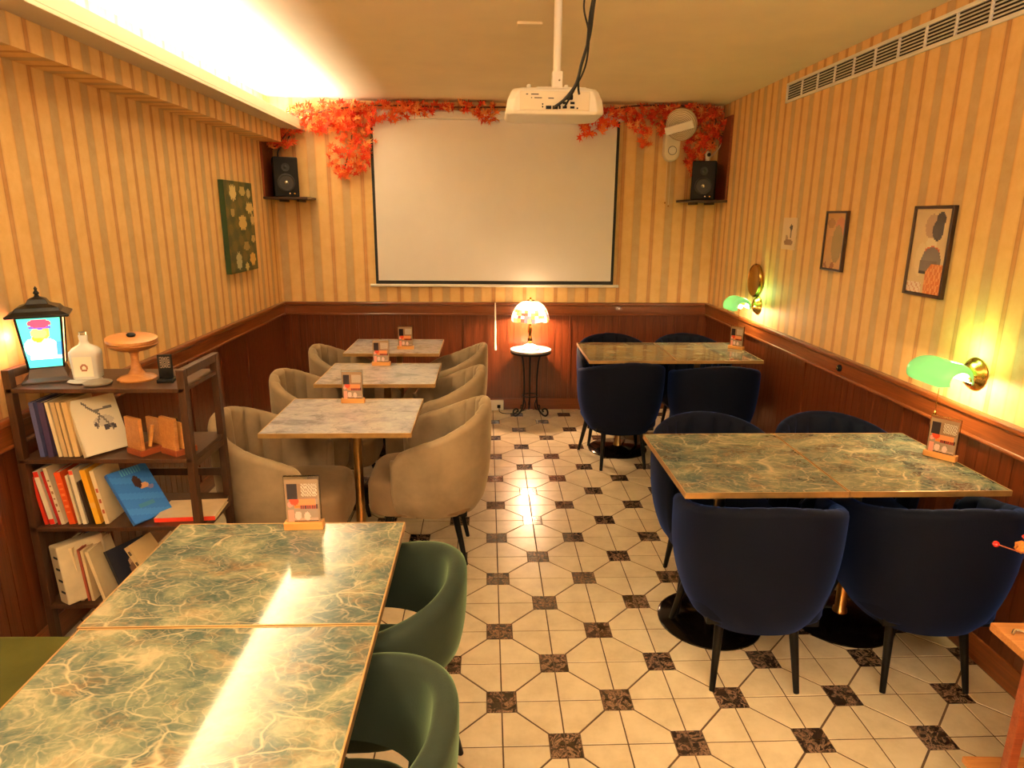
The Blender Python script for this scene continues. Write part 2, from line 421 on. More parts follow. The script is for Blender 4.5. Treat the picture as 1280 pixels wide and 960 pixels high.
# cream piece: the half of a 20 cm square below its dark-corner diagonal, corners clipped by the dark squares (centred on the cell)
cream_poly = [(-h + s + g, -h + g), (h - g, -h + g), (h - g, h - s - g), (h - s + g, h - s - g), (-h + s + g, -h + s - g)]
cream_me = tile_mesh(cream_poly, 'cream_tile', 'tile_cream')
dark_me = tile_mesh([(g * .6, g * .6), (s - g * .4, g * .6), (s - g * .4, s - g * .4), (g * .6, s - g * .4)], 'dark_tile', 'tile_dark')
creams, darks = [], []
i0, i1 = math.floor((XL - GX) / T0), math.ceil((XR - GX) / T0); j0, j1 = math.floor((YF - GY) / T0), math.ceil((YB - GY) / T0)
for i in range(i0, i1 + 1):
    for j in range(j0, j1 + 1):
        cx, cy = GX + (i + .5) * T0, GY + (j + .5) * T0
        if XL - .09 < cx < XR + .09 and YF - .09 < cy < YB + .09:
            odd = (i + j) % 2
            for q in (0, 2): creams.append((cx, cy, (q + odd) * PI / 2))
        if (i + j) % 2 == 0:
            vx, vy = GX + i * T0, GY + j * T0
            for q in range(4):
                ax, ay = vx + (.02 if q in (0, 3) else -.02), vy + (.02 if q in (0, 1) else -.02)
                if XL < ax < XR and YF < ay < YB: darks.append((vx, vy, q * PI / 2))
def lay(items, me, name):
    def score(t):
        d = Vector((t[0], t[1], -CAMH)); z = d.dot(CF)
        if z < .5: return 1e9
        px = 640 + CAMF * d.dot(CR) / z; py = 480 - CAMF * d.dot(CU) / z
        off = 0 if (-20 < px < 1300 and py < 985) else 1000
        if px < 610 and py < 700 and px > 0 and not (px > 480): off += 2      # mostly hidden under furniture
        if t[1] < 1.9 and -1.0 < t[0] < -.25: off += 50                        # hidden by the near tables
        return off + z
    items.sort(key=score)
    for x, y, a in items[:300]:
        o = bpy.data.objects.new(name, me); C.objects.link(o); o.parent = fl; o.location = (x, y, 0); o.rotation_euler = (0, 0, a)
    V, F = [], []
    mv = [v.co.copy() for v in me.vertices]; mf = [tuple(p.vertices) for p in me.polygons]
    for x, y, a in items[300:]:
        if abs(x) > 3: continue
        c_, s_ = math.cos(a), math.sin(a); b = len(V)
        V += [(x + v.x * c_ - v.y * s_, y + v.x * s_ + v.y * c_, v.z) for v in mv]; F += [tuple(b + q for q in f) for f in mf]
    m2 = bpy.data.meshes.new(name + 's_joined'); m2.from_pydata(V, [], F); m2.materials.append(me.materials[0])
    o = bpy.data.objects.new(name, m2); C.objects.link(o); o.parent = fl; o['kind'] = 'stuff'
lay(creams, cream_me, 'cream_tile'); lay(darks, dark_me, 'dark_tile')

# ------------------------------------------------------------------ CHAIRS
def spow(x, e): return math.copysign(abs(x) ** e, x)
def tub_shell(zlo, zrim_b, zrim_a, a_top, b_top, th_max, flutes, botk=.72, n=128, prof=9, thick=.042, power=.82, fl_amp=.016, bk=2.9, pw=1.5):
    """wrap-around padded shell, open to +Y; zrim_b height at the back, zrim_a at the arm fronts"""
    bm = MB(); rings = []
    T = [i / n for i in range(n + 1)]; ends = 3
    def ring(tau, endk):
        th = (tau * 2 - 1) * th_max; ab = abs(th) / th_max
        sm = lambda x: x * x * (3 - 2 * x)
        zr = zrim_b + (zrim_a - zrim_b) * ab ** pw - .022 * max(0, (ab - .93) / .07) ** 2
        f = abs(math.sin(PI * flutes * tau)) if flutes else 0
        pts = []; lean = .02
        t_ = thick * endk
        def center(q):
            kk = botk + (1 - botk) * (1 - (1 - q) ** bk)
            kk2 = kk
            x = a_top * kk2 * spow(math.sin(th), power); y = -b_top * kk2 * spow(math.cos(th), power)
            return Vector((x, y))
        def nrm(q):
            e = 1e-3; th2 = th
            x1 = Vector((a_top * spow(math.sin(th2 + e), power), -b_top * spow(math.cos(th2 + e), power)))
            x0 = Vector((a_top * spow(math.sin(th2 - e), power), -b_top * spow(math.cos(th2 - e), power)))
            t2 = (x1 - x0).normalized(); return Vector((t2.y, -t2.x))
        nn = nrm(0)
        zl = zlo + (zr - zlo) * .0
        for i in range(prof + 1):                                  # outside going up
            q = i / prof; c = center(q) + nn * t_ * .5 * (.55 if i == 0 else 1); z = zl + (zr - t_ * .5 - zl) * q
            pts.append((c.x, c.y, z))
        for kx in (60, 30, 0, -30, -60):                            # rounded rim
            c = center(1) + nn * t_ * .5 * math.sin(R(kx)); pts.append((c.x, c.y, zr - t_ * .5 + t_ * .5 * math.cos(R(kx)) - (.003 * max(0, 1 - 2.2 * f) if (kx < 20 and flutes) else 0)))
        for i in range(prof, -1, -1):                               # inside going down, fluted
            q = i / prof; c = center(q) - nn * (t_ * .5 + (fl_amp * (f ** .7 - .5) if (flutes and endk == 1) else 0) + .008 * math.sin(PI * q)); z = zl + (zr - t_ * .5 - zl) * q
            pts.append((c.x, c.y, z))
        return pts
    # shrunken end rings give the arms round fronts
    def push(r, d):
        return [(x + d[0], y + d[1], z) for x, y, z in r]
    seq = []
    for e, kx in ((.15, .018), (.6, .014), (.88, .007)): seq.append((0, e, kx))
    for t_ in T: seq.append((t_, 1, 0))
    for e, kx in ((.88, .007), (.6, .014), (.15, .018)): seq.append((1, e, kx))
    for t_, e, kx in seq:
        r = ring(t_, e)
        if kx:
            s_ = -1 if t_ == 0 else 1; th = s_ * th_max; d = (math.cos(th) * kx * s_, abs(math.sin(th)) * kx)
            r = push(r, (d[0] * .5, d[1] + .0))
        rings.append(r)
    grid_loft(bm, rings); return bm
def cushion(w_, y0, y1, z0, z1, round_=.035, p=.45, n=40, dome=.012):
    """soft rounded block, superellipse in plan"""
    bm = MB(); rings = []; cy = (y0 + y1) / 2; ry = (y1 - y0) / 2; rx = w_ / 2
    def rg(ins, z): return [((rx - ins) * spow(math.cos(2 * PI * i / n), p), cy + (ry - ins) * spow(math.sin(2 * PI * i / n), p), z) for i in range(n)]
    for a in (0, 30, 60, 90): rings.append(rg(round_ * .5 * (1 - math.sin(R(a))), z0 + round_ * .5 * (1 - math.cos(R(a)))))
    for a in (0, 30, 60, 85): rings.append(rg(round_ * (1 - math.cos(R(a))), z1 - dome - round_ + round_ * math.sin(R(a))))
    for k_, zz in ((.25, .55), (.5, .8), (.75, .95), (.97, 1)): rings.append(rg(round_ + (min(rx, ry) - round_) * k_, z1 - dome + dome * zz))
    grid_loft(bm, rings); return bm
def leg_bm(p0, p1, r0=.018, r1=.010): return tube(MB(), [p0, Vector(p0).lerp(Vector(p1), .5), p1], [r0, (r0 + r1) / 2, r1], 10)
def tub_chair(name, label, mat_, group, zb, za, flutes=13, zl=.252, bt=.72, bk=2.9):
    t = thing(name, label, 'chair', group=group)
    obj('backrest', tub_shell(zl, zb, za, .254, .268, R(117), flutes, bt, thick=.052, bk=bk), mat_, t, smooth=True)
    obj('seat', cushion(.455, -.21, .285, .285, .462), mat_ + '_seat', t, smooth=True)
    obj('seat_base', prism(MB(), [(-.19, -.18), (.19, -.18), (.19, .2), (-.19, .2)], .272, .30), 'black_leg', t)
    for sx in (-1, 1):
        obj('leg', leg_bm((sx * .125, -.115, .29), (sx * .148, -.172, 0)), 'black_leg', t, smooth=True)
        obj('leg', leg_bm((sx * .165, .175, .29), (sx * .212, .245, 0)), 'black_leg', t, smooth=True)
    return t
blue = tub_chair('tub_chair', '', 'blue_velvet', 'navy velvet tub chairs', .750, .62)
beige = tub_chair('tub_chair', '', 'beige_velvet', 'beige velvet tub chairs', .790, .59, 11, .275, .80, 4.0)
BL = [((.955, 2.14), -4, 'navy velvet tub chair in front, back turned, left one at the paired green marble tables'),
      ((1.553, 2.12), -2, 'navy velvet tub chair, back turned, nearest the wooden stand at lower right'),
      ((1.0, 2.66), 180, 'navy chair with fluted backrest facing us over the left near green marble table'),
      ((1.562, 2.66), 180, 'navy chair with fluted backrest facing us, beside right wall below the nearer green lamp'),
      ((.885, 4.25), 4, 'dark navy chair, back turned, at left front of the far green marble table'),
      ((1.475, 4.15), -3, 'dark navy chair, back turned, at right front of the far green marble table'),
      ((.95, 4.80), 180, 'navy chair behind the far green marble table, next to the lit round side table'),
      ((1.53, 4.80), 180, 'navy chair behind the far green marble table, in the back right corner')]
for i, (p, a, lb) in enumerate(BL):
    o = blue if i == 0 else dup(blue, lb); o['label'] = lb; o.location = (p[0], p[1], 0); o.rotation_euler = (0, 0, R(a))
BG = [((-.275, 3.02), 90, 'beige velvet tub chair on the aisle side of the nearest white marble table'),
      ((-.30, 3.72), 90, 'beige velvet tub chair on the aisle side of the middle white marble table'),
      ((-.29, 4.42), 90, 'beige velvet tub chair on the aisle side of the farthest white marble table'),
      ((-.91, 2.84), -90, 'beige fluted tub chair on the wall side of the nearest white marble table'),
      ((-.90, 3.62), -90, 'beige fluted tub chair on the wall side of the middle white marble table'),
      ((-.88, 4.36), -90, 'beige fluted tub chair on the wall side of the farthest white marble table')]
for i, (p, a, lb) in enumerate(BG):
    o = beige if i == 0 else dup(beige, lb); o['label'] = lb; o.location = (p[0], p[1], 0); o.rotation_euler = (0, 0, R(a))
# green open-backed chairs at the near tables
gc = thing('open_back_chair', '', 'chair', group='green velvet chairs at the near tables')
obj('backrest', tub_shell(.53, .765, .66, .222, .262, R(112), 0, .90, 64, 7, .05, .86), 'green_velvet', gc, smooth=True)
obj('seat', cushion(.44, -.19, .27, .385, .47, .03), 'green_velvet', gc, smooth=True)
obj('seat_frame', prism(MB(), [(-.17, -.15), (.17, -.15), (.19, .2), (-.19, .2)], .365, .39), 'black_leg', gc)
for sx in (-1, 1):
    obj('leg', tube(MB(), [(sx * .185, -.195, .60), (sx * .165, -.175, .38), (sx * .19, -.255, 0)], [.014, .018, .010], 10), 'black_leg', gc, smooth=True)
    obj('leg', tube(MB(), [(sx * .222, .07, .60), (sx * .175, .15, .38), (sx * .21, .23, 0)], [.013, .018, .010], 10), 'black_leg', gc, smooth=True)
gc['label'] = 'green velvet chair with curved back beside the farther of the two near tables'
gc.location = (-.34, 1.53, 0); gc.rotation_euler = (0, 0, R(90))
dup(gc, 'green velvet chair with curved back at bottom centre, nearest the camera', (-.34, 1.03, 0), R(90))
# bench at the left
bn = thing('bench', 'olive green upholstered bench at left edge, under the near green marble table', 'bench', (-1.36, .45, 0))
obj('seat', cushion(.62, -1.2, 1.27, .36, .46, .03, .25, 40, .006), 'olive', bn, smooth=True)
obj('bench_base', box(MB(), -.26, .26, -1.1, 1.18, .0, .37), 'dark_wood', bn, bevel=.004)

# ------------------------------------------------------------------ TABLES
def pedestal(t, x, y, ztop, r=.21, col='brass', rb=.022):
    bm = MB(); lathe(bm, [(r, 0), (r, .006), (r - .012, .014), (.06, .024), (.03, .032), (.0, .033)], 40, x, y); obj('base', bm, 'black_gloss', t, smooth=True)
    bm = MB(); lathe(bm, [(rb + .008, .03), (rb + .006, .045), (rb, .05), (rb, ztop - .04), (rb + .006, ztop - .035)], 20, x, y); obj('column', bm, col, t, smooth=True)
    bm = MB(); box(bm, x - .17, x + .17, y - .022, y + .022, ztop - .035, ztop - .018); box(bm, x - .022, x + .022, y - .17, y + .17, ztop - .034, ztop - .017)
    obj('spider_bracket', bm, 'black_metal', t)
def bistro(label, group, x0, x1, y0, y1, top, px=0, py=0, z=.75, r=.21):
    cx, cy = (x0 + x1) / 2, (y0 + y1) / 2; t = thing('bistro_table', label, 'table', (cx, cy, 0), 0, group)
    a, b = (x1 - x0) / 2, (y1 - y0) / 2
    obj('tabletop', box(MB(), -a + .003, a - .003, -b + .003, b - .003, z - .018, z), top, t, bevel=.001)
    bm = MB(); e = .004
    for q in ((-a, a, -b, -b + e), (-a, a, b - e, b), (-a, -a + e, -b + e, b - e), (a - e, a, -b + e, b - e)): box(bm, q[0], q[1], q[2], q[3], z - .019, z + .0008)
    obj('edge_trim', bm, 'brass_edge', t)
    pedestal(t, px, py, z, r); return t
WG = 'white marble bistro tables in a row'; GG = 'green marble bistro tables'
bistro('white marble table, nearest of the three in the row on the left', WG, -.945, -.315, 2.62, 3.16, 'white_marble', .02, .07)
bistro('white marble table, middle of the three in the row on the left', WG, -.925, -.28, 3.445, 3.97, 'white_marble', .02, .05)
bistro('white marble table, farthest of the three, by the back wall panelling', WG, -.94, -.315, 4.255, 4.78, 'white_marble', .02, .0)
bistro('green marble table on the aisle side of the near right pair', GG, .649, 1.199, 1.99, 2.60, 'green_marble', 0, .11)
bistro('green marble table against right wall under nearer green lamp', GG, 1.2015, 1.755, 1.99, 2.60, 'green_marble', 0, .11)
bistro('green marble table on aisle side of the far right pair', GG, .64, 1.198, 4.035, 4.65, 'green_marble', .02, .15)
bistro('green marble table against right wall under farther green lamp', GG, 1.2005, 1.753, 4.035, 4.65, 'green_marble', 0, .15)
bistro('large green marble table with the menu card at its far edge, lower left', GG, -.895, -.2425, 1.297, 1.80, 'green_marble', -.0, .0)
bistro('green marble table cut off by the bottom left of the photo', GG, -.888, -.2425, .785, 1.294, 'green_marble', .0, .0)

# menu cards
def card_art(u, v):
    if v > .90 or u < .05 or u > .95: return (150, 122, 96)
    if v > .55:
        if u < .36: return (46, 34, 40)
        if u > .46 and v > .60: return (196, 178, 160) if (int(u * 40) + int(v * 34)) % 3 else (120, 92, 76)
        return (140, 108, 84)
    if ell(u, v, .26, .52, .14, .12): return (216, 72, 44)
    if .24 < u < .9 and .40 < v < .54: return (226, 138, 86)
    if .24 < u < .42 and .34 < v < .44: return (232, 120, 50)
    if .42 < u < .95 and .32 < v < .42: return (70, 40, 40) if int(u * 30) % 2 else (170, 70, 50)
    if ell(u, v, .12, .42, .08, .06): return (240, 150, 140)
    if ell(u, v, .35, .16, .10, .10) or ell(u, v, .62, .14, .09, .10): return (220, 186, 174)
    if u < .22 and v < .3: return (232, 150, 132)
    if v < .05: return (60, 40, 30)
    return (150, 128, 110) if v > .1 else (180, 150, 130)
card_me = panel_mesh('menu_print', .094, .132, card_art, 36, 48)
def menu_card(label, x, y, rz, z=.7505, s_=1.0):
    t = thing('menu_stand', label, 'menu', (x, y, z), rz, 'acrylic menu cards in wooden blocks')
    obj('holder_block', box(MB(), -.055, .055, -.016, .016, 0, .022), 'pine', t, bevel=.002)
    o = obj('acrylic_sleeve', box(MB(), -.050, .050, -.0045, .0045, .016, .160), 'acrylic', t)
    o = obj('printed_card', card_me, 'print_gloss', t, loc=(0, -.0052, .020))
    t.scale = (s_,) * 3; return t
menu_card('acrylic menu card on the near green marble table, lower left', -.527, 1.768, R(2))
menu_card('acrylic menu card on the nearest white marble table', -.645, 3.09, 0)
menu_card('acrylic menu card on the middle white marble table', -.636, 3.91, 0)
menu_card('acrylic menu card on the farthest white marble table', -.55, 4.41, 0)
menu_card('acrylic menu card on the far right table by the wall', 1.715, 4.42, R(-52))
menu_card('acrylic menu card on right wall table below nearer green lamp', 1.715, 2.30, R(-52))

# ------------------------------------------------------------------ BACK WALL: screen, garlands, speakers, fan
scr = thing('projection_screen', 'large white pull-down projection screen on the back wall', 'screen', (0.07, YB - .05, 1.06))
sx0, sx1 = -.975, .97
obj('screen_fabric', box(MB(), sx0 + .022, sx1 - .022, -.0015, .0015, .05, 1.29), 'screen', scr)
obj('black_border', box(MB(), sx0, sx0 + .022, -.0015, .0015, .022, 1.29), 'black_cloth', scr)
obj('black_border', box(MB(), sx1 - .022, sx1, -.0015, .0015, .022, 1.29), 'black_cloth', scr)
obj('black_border', box(MB(), sx0 + .022, sx1 - .022, -.0015, .0015, .022, .05), 'black_cloth', scr)
bm = tube(MB(), [(sx0 - .045, 0, .010), (sx1 + .045, 0, .010)], .012, 12); obj('bottom_bar', bm, 'white_plastic', scr, smooth=True)
bm = MB(); box(bm, sx0 - .03, sx1 + .03, -.035, .04, 1.285, 1.35); obj('casing', bm, 'white_plastic', scr, bevel=.012)

def leaf_mesh():
    bm = MB(); N = 5; pts = []
    for i in range(N * 2 + 1):
        a = R(-115 + 230 * i / (N * 2)) + PI / 2; r = (1.0, .42)[i % 2] * (1 - .18 * abs(i - N) / N)
        pts.append((r * math.cos(a), r * math.sin(a), .12 * (i % 2) - .10 * abs(math.cos(a))))
    c = bm.verts.new((0, 0, 0)); vs = [bm.verts.new(p) for p in pts]
    for a, b in zip(vs, vs[1:]): bm.faces.new((c, a, b))
    st = [bm.verts.new(p) for p in ((-.03, 0, 0), (.03, 0, 0), (0, -.8, -.1))]; bm.faces.new(st)
    bmesh.ops.scale(bm, vec=(.041, .041, .041), verts=bm.verts)
    me = bpy.data.meshes.new('maple_leaf'); bm.to_mesh(me); bm.free(); me.materials.append(M['leaf']); return me
LEAF = leaf_mesh()
def garland(label, blobs, vines, ybase=YB - .09):
    t = thing('maple_garland', label, 'garland', (at(blobs[0][0], blobs[0][1], 1, ybase)), 0, 'autumn maple leaf garlands'); o0 = t.location.copy()
    for v in vines:
        pts = [at(x, y, 1, YB - dy) - o0 for x, y, dy in v]; obj('vine', tube(MB(), spl(pts, 6), .006, 6), 'vine', t, smooth=True)
    cnt = 0; extra = []
    for (px, py, rx, ry, n, dy) in blobs:
        for q in range(int(n * 1.5)):
            while True:
                a, b = rnd.uniform(-1, 1), rnd.uniform(-1, 1)
                if a * a + b * b <= 1: break
            p = at(px + a * rx, py + b * ry, 1, YB - dy - rnd.uniform(-.035, .05)) - o0
            p.z = min(p.z, HC - .03 - o0.z); rot = (R(90) + rnd.gauss(0, .55), rnd.gauss(0, .7), rnd.gauss(0, .6)); sc = rnd.uniform(.8, 1.35)
            if cnt < 300:
                o = bpy.data.objects.new('leaf', LEAF); C.objects.link(o); o.parent = t; o.location = p; o.rotation_euler = rot; o.scale = (sc,) * 3; cnt += 1
            else: extra.append((p, rot, sc))
    if extra:
        V, F = [], []
        for p, rot, sc in extra:
            mm = Euler(rot).to_matrix() * sc; b = len(V)
            V += [mm @ v.co + p for v in LEAF.vertices]; F += [tuple(b + i for i in f.vertices) for f in LEAF.polygons]
        me = bpy.data.meshes.new('leaves_joined'); me.from_pydata([tuple(v) for v in V], [], F); me.materials.append(M['leaf'])
        o = bpy.data.objects.new('leaf', me); C.objects.link(o); o.parent = t; o['kind'] = 'stuff'
    return t
garland('long orange maple leaf garland over the left half of the screen and the left speaker',
        [(400, 148, 50, 20, 110, .10), (350, 165, 20, 22, 34, .16), (340, 172, 12, 14, 16, .2), (440, 145, 34, 20, 70, .10), (490, 139, 35, 13, 44, .12),
         (436, 196, 26, 28, 62, .08), (455, 176, 14, 12, 12, .08), (530, 136, 28, 9, 26, .12), (575, 136, 24, 8, 18, .12), (606, 138, 16, 10, 16, .12), (610, 148, 18, 5, 5, .12)],
        [[(338, 185, .12), (360, 160, .12), (400, 140, .1), (470, 132, .11), (560, 134, .11), (640, 134, .11)], [(430, 135, .1), (440, 165, .08), (430, 215, .08)], [(336, 190, .2), (352, 175, .16), (368, 150, .12)]])
garland('red maple leaf garland over the right corner speaker and wall fan',
        [(742, 155, 18, 14, 24, .12), (775, 148, 28, 12, 40, .11), (815, 150, 30, 20, 62, .10), (860, 140, 34, 12, 52, .10), (886, 160, 20, 26, 84, .10), (806, 178, 8, 12, 8, .08),
         (870, 195, 14, 26, 34, .07), (862, 212, 7, 12, 6, .06), (730, 165, 8, 8, 5, .1)],
        [[(722, 150, .1), (780, 134, .11), (840, 132, .1), (900, 136, .1)], [(895, 136, .1), (893, 170, .1), (880, 205, .08)]])

def speaker(label, x, z, y, rz):
    t = thing('speaker', label, 'speaker', (x, y, z), rz, 'black bookshelf speakers')
    obj('cabinet', box(MB(), -.09, .09, -.08, .10, 0, .29), 'black_plastic', t, bevel=.008)
    bm = MB(); lathe(bm, [(.064, 0), (.064, .006), (.056, .008), (.05, -.002), (.03, -.014), (0, -.016)], 32); o = obj('woofer', bm, 'cone', t, smooth=True, loc=(0, -.081, .105), rot=(PI / 2, 0, 0))
    bm = MB(); lathe(bm, [(.020, -.012), (.016, 0), (.008, .005), (0, .007)], 20); obj('dust_cap', bm, 'silver', o, smooth=True)
    bm = MB(); lathe(bm, [(.030, 0), (.030, .004), (.014, .002), (.010, .006), (0, .008)], 24); obj('tweeter', bm, 'cone', t, smooth=True, loc=(0, -.081, .215), rot=(PI / 2, 0, 0))
    bm = MB(); lathe(bm, [(.006, 0), (.006, .006), (.0, .007)], 10); obj('control_knob', bm, 'silver', t, smooth=True, loc=(.02, -.081, .025), rot=(PI / 2, 0, 0))
    obj('control_knob', lathe(MB(), [(.006, 0), (.006, .006), (.0, .007)], 10), 'gold', t, smooth=True, loc=(.055, -.081, .025), rot=(PI / 2, 0, 0))
    return t
yS = 5.36
def corner_shelf(label, x0, x1, z, side):
    t = thing('speaker_shelf', label, 'shelf', (x0, YB, z), 0, 'dark wooden corner shelves')
    w_ = x1 - x0; obj('shelf_board', box(MB(), 0, w_, -.27, 0, -.018, 0), 'dark_wood', t, bevel=.002)
    xx = (w_ - .016) if side > 0 else 0
    obj('side_board', box(MB(), xx, xx + .016, -.26, -.002, .0, .62), 'redwood', t, bevel=.002)
    for k_ in (.3, .7): obj('bracket', box(MB(), w_ * k_, w_ * k_ + .02, -.2, -.002, -.035, -.018), 'dark_wood', t)
    return t
corner_shelf('dark wooden shelf under the left speaker in the back corner', XL, -1.36, 1.755, -1)
corner_shelf('dark wooden shelf under the right speaker in the back corner', 1.535, XR, 1.76, 1)
pL = at(357, 246, 1, yS - .08); pR = at(880, 249, 1, yS - .08)
speaker('black speaker on the left corner shelf', -1.545, 1.755, yS, R(20))
speaker('black speaker on the right corner shelf, camera on top', 1.70, 1.76, yS, R(-20))
cm = thing('security_camera', 'small white security camera on top of the right speaker', 'camera', (1.715, yS - .01, 2.03))
obj('camera_body', lathe(MB(), [(.022, 0), (.024, .004), (.018, .03), (.020, .06), (.022, .075), (.012, .093), (0, .096)], 20), 'white_plastic', cm, smooth=True)
obj('camera_lens', lathe(MB(), [(.014, 0), (.014, .004), (.008, .007), (0, .008)], 20), 'black_plastic', cm, smooth=True, loc=(0, -.019, .068), rot=(PI / 2, 0, 0))
tag(obj('speaker_cable', tube(MB(), spl([(1.71, 5.44, 2.05), (1.78, 5.46, 2.10), (1.83, 5.45, 2.16), (1.84, 5.44, 2.2)]), .0035, 6), 'ivory_plastic'), 'thin pale cable curling up behind the right speaker', 'cable')
tag(obj('speaker_cable', tube(MB(), spl([(-1.60, 5.40, 2.02), (-1.60, 5.42, 2.10), (-1.53, 5.44, 2.18), (-1.49, 5.44, 2.27)]), .006, 6), 'wire'), 'dark cable rising behind the left speaker into the leaves', 'cable')

# wall fan
fn = thing('wall_fan', 'cream wall fan with round head among the leaves, right of the screen', 'fan', (1.455, YB - .001, 2.06))
def capsule(bm, w_, z0, z1, y0, y1, n=12):
    r = w_ / 2; poly = [(r * math.cos(R(180 + 180 * i / n)), z0 + r + r * math.sin(R(180 + 180 * i / n))) for i in range(n + 1)] + [(r * math.cos(R(180 * i / n)), z1 - r + r * math.sin(R(180 * i / n))) for i in range(n + 1)]
    grid_loft(bm, [[(x, y0, z) for x, z in poly], [(x, y1, z) for x, z in poly]]); return bm
obj('fan_body', capsule(MB(), .125, -.005, .27, -.085, 0), 'ivory_plastic', fn, bevel=.015)
bm = MB(); lathe(bm, [(.03, 0), (.03, .006), (.024, .008), (.022, .004), (0, .004)], 24); obj('dial', bm, 'white_plastic', fn, smooth=True, loc=(0, -.086, .075), rot=(PI / 2, 0, 0))
bm = MB(); lathe(bm, [(.034, 0), (.034, .003), (.030, .003), (.030, 0)], 24); obj('dial_ring', bm, 'cone', fn, loc=(0, -.0862, .075), rot=(PI / 2, 0, 0))
hd = obj('fan_guard', lathe(MB(), [(.03, .06), (.09, .05), (.118, .02), (.122, 0), (.118, -.02), (.10, -.04), (.05, -.055), (0, -.058)], 36), 'ivory_plastic', fn, smooth=True, loc=(.04, -.15, .26), rot=(R(-62), R(8), R(-25)))
for q in range(9):
    rq = .118 - q * .011; zq = -.022 - .040 * (1 - (rq / .118) ** 2) ** .7
    obj('guard_wire', tube(MB(), [(rq * math.cos(a), rq * math.sin(a), zq) for a in [2 * PI * i / 36 for i in range(37)]], .0022, 5), 'fan_tan', hd, smooth=True)
obj('guard_badge', box(MB(), -.112, .112, -.030, .030, -.074, -.058), 'white_plastic', hd, bevel=.006, rot=(0, 0, R(-22)))
for dx, dz in ((-.02, -.32), (.01, -.345)):
    bm = tube(MB(), [(dx, -.03, 0), (dx, -.03, dz)], .0014, 5); o = obj('pull_cord', bm, 'ivory_plastic', fn); lathe_b = lathe(MB(), [(0, -.008), (.006, -.004), (.006, .004), (0, .008)], 10); obj('cord_ball', lathe_b, 'gold', o, smooth=True, loc=(dx, -.03, dz))

# white rod hanging by the screen, wall socket
rod = thing('pull_rod', 'slim white pull rod hanging against the back wall panelling', 'rod', (.067, YB - .05, .53))
obj('rod', lathe(MB(), [(.010, 0), (.013, .004), (.011, .03), (.008, .06), (.007, .34), (.004, .40)], 12), 'white_plastic', rod, smooth=True)
obj('cord', tube(MB(), [(0, 0, .40), (0, 0, .535)], .002, 6), 'brass_edge', rod)
so = thing('socket_box', 'white power socket box at the foot of the back wall', 'socket', (.085, YB - .016, .002))
obj('housing', box(MB(), -.055, .055, -.04, 0, 0, .085), 'white_plastic', so, bevel=.004)
bm = MB(); box(bm, .0, .028, -.052, -.04, .024, .052); obj('plug', bm, 'black_plastic', so, bevel=.003)
tag(obj('power_cable', tube(MB(), spl([(.10, 5.45, .03), (.11, 5.40, .006), (.17, 5.36, .005), (.26, 5.40, .005), (.33, 5.42, .02)]), .003, 6), 'wire'), 'thin dark lamp cable on the floor beside the socket box', 'cable')

# ------------------------------------------------------------------ SIDE TABLE + STAINED LAMP
sy = 5.335
st = thing('side_table', 'small round white-topped table with scrolled black iron legs at back wall', 'table', (.358, sy, 0)); st.scale = (1, 1, .962)
obj('tabletop', lathe(MB(), [(.160, .570), (.170, .574), (.172, .582), (.168, .590), (0, .590)], 48), 'white_marble', st, smooth=True)
obj('top_ring', lathe(MB(), [(.150, .555), (.166, .556), (.168, .572), (.150, .572)], 48), 'black_metal', st, smooth=True)
for k in range(3):
    a = R(90 + 120 * k); ca, sa = math.cos(a), math.sin(a)
    P = [(.10, .556), (.075, .50), (.062, .35), (.060, .2), (.07, .09), (.10, .035), (.14, .010), (.165, .03), (.160, .065), (.135, .075), (.118, .058), (.128, .042)]
    obj('leg', tube(MB(), spl([(r * ca, r * sa, z + .003) for r, z in P], 6), .0075, 8), 'black_metal', st, smooth=True)
    P2 = [(.06, .16), (.045, .10), (.06, .06), (.088, .07), (.088, .10), (.072, .10)]
    obj('scroll', tube(MB(), spl([(r * ca, r * sa, z) for r, z in P2], 5), .005, 6), 'black_metal', st, smooth=True)
obj('stretcher_ring', tube(MB(), [(.064 * math.cos(2 * PI * i / 24), .064 * math.sin(2 * PI * i / 24), .18) for i in range(25)], .005, 6), 'black_metal', st, smooth=True)

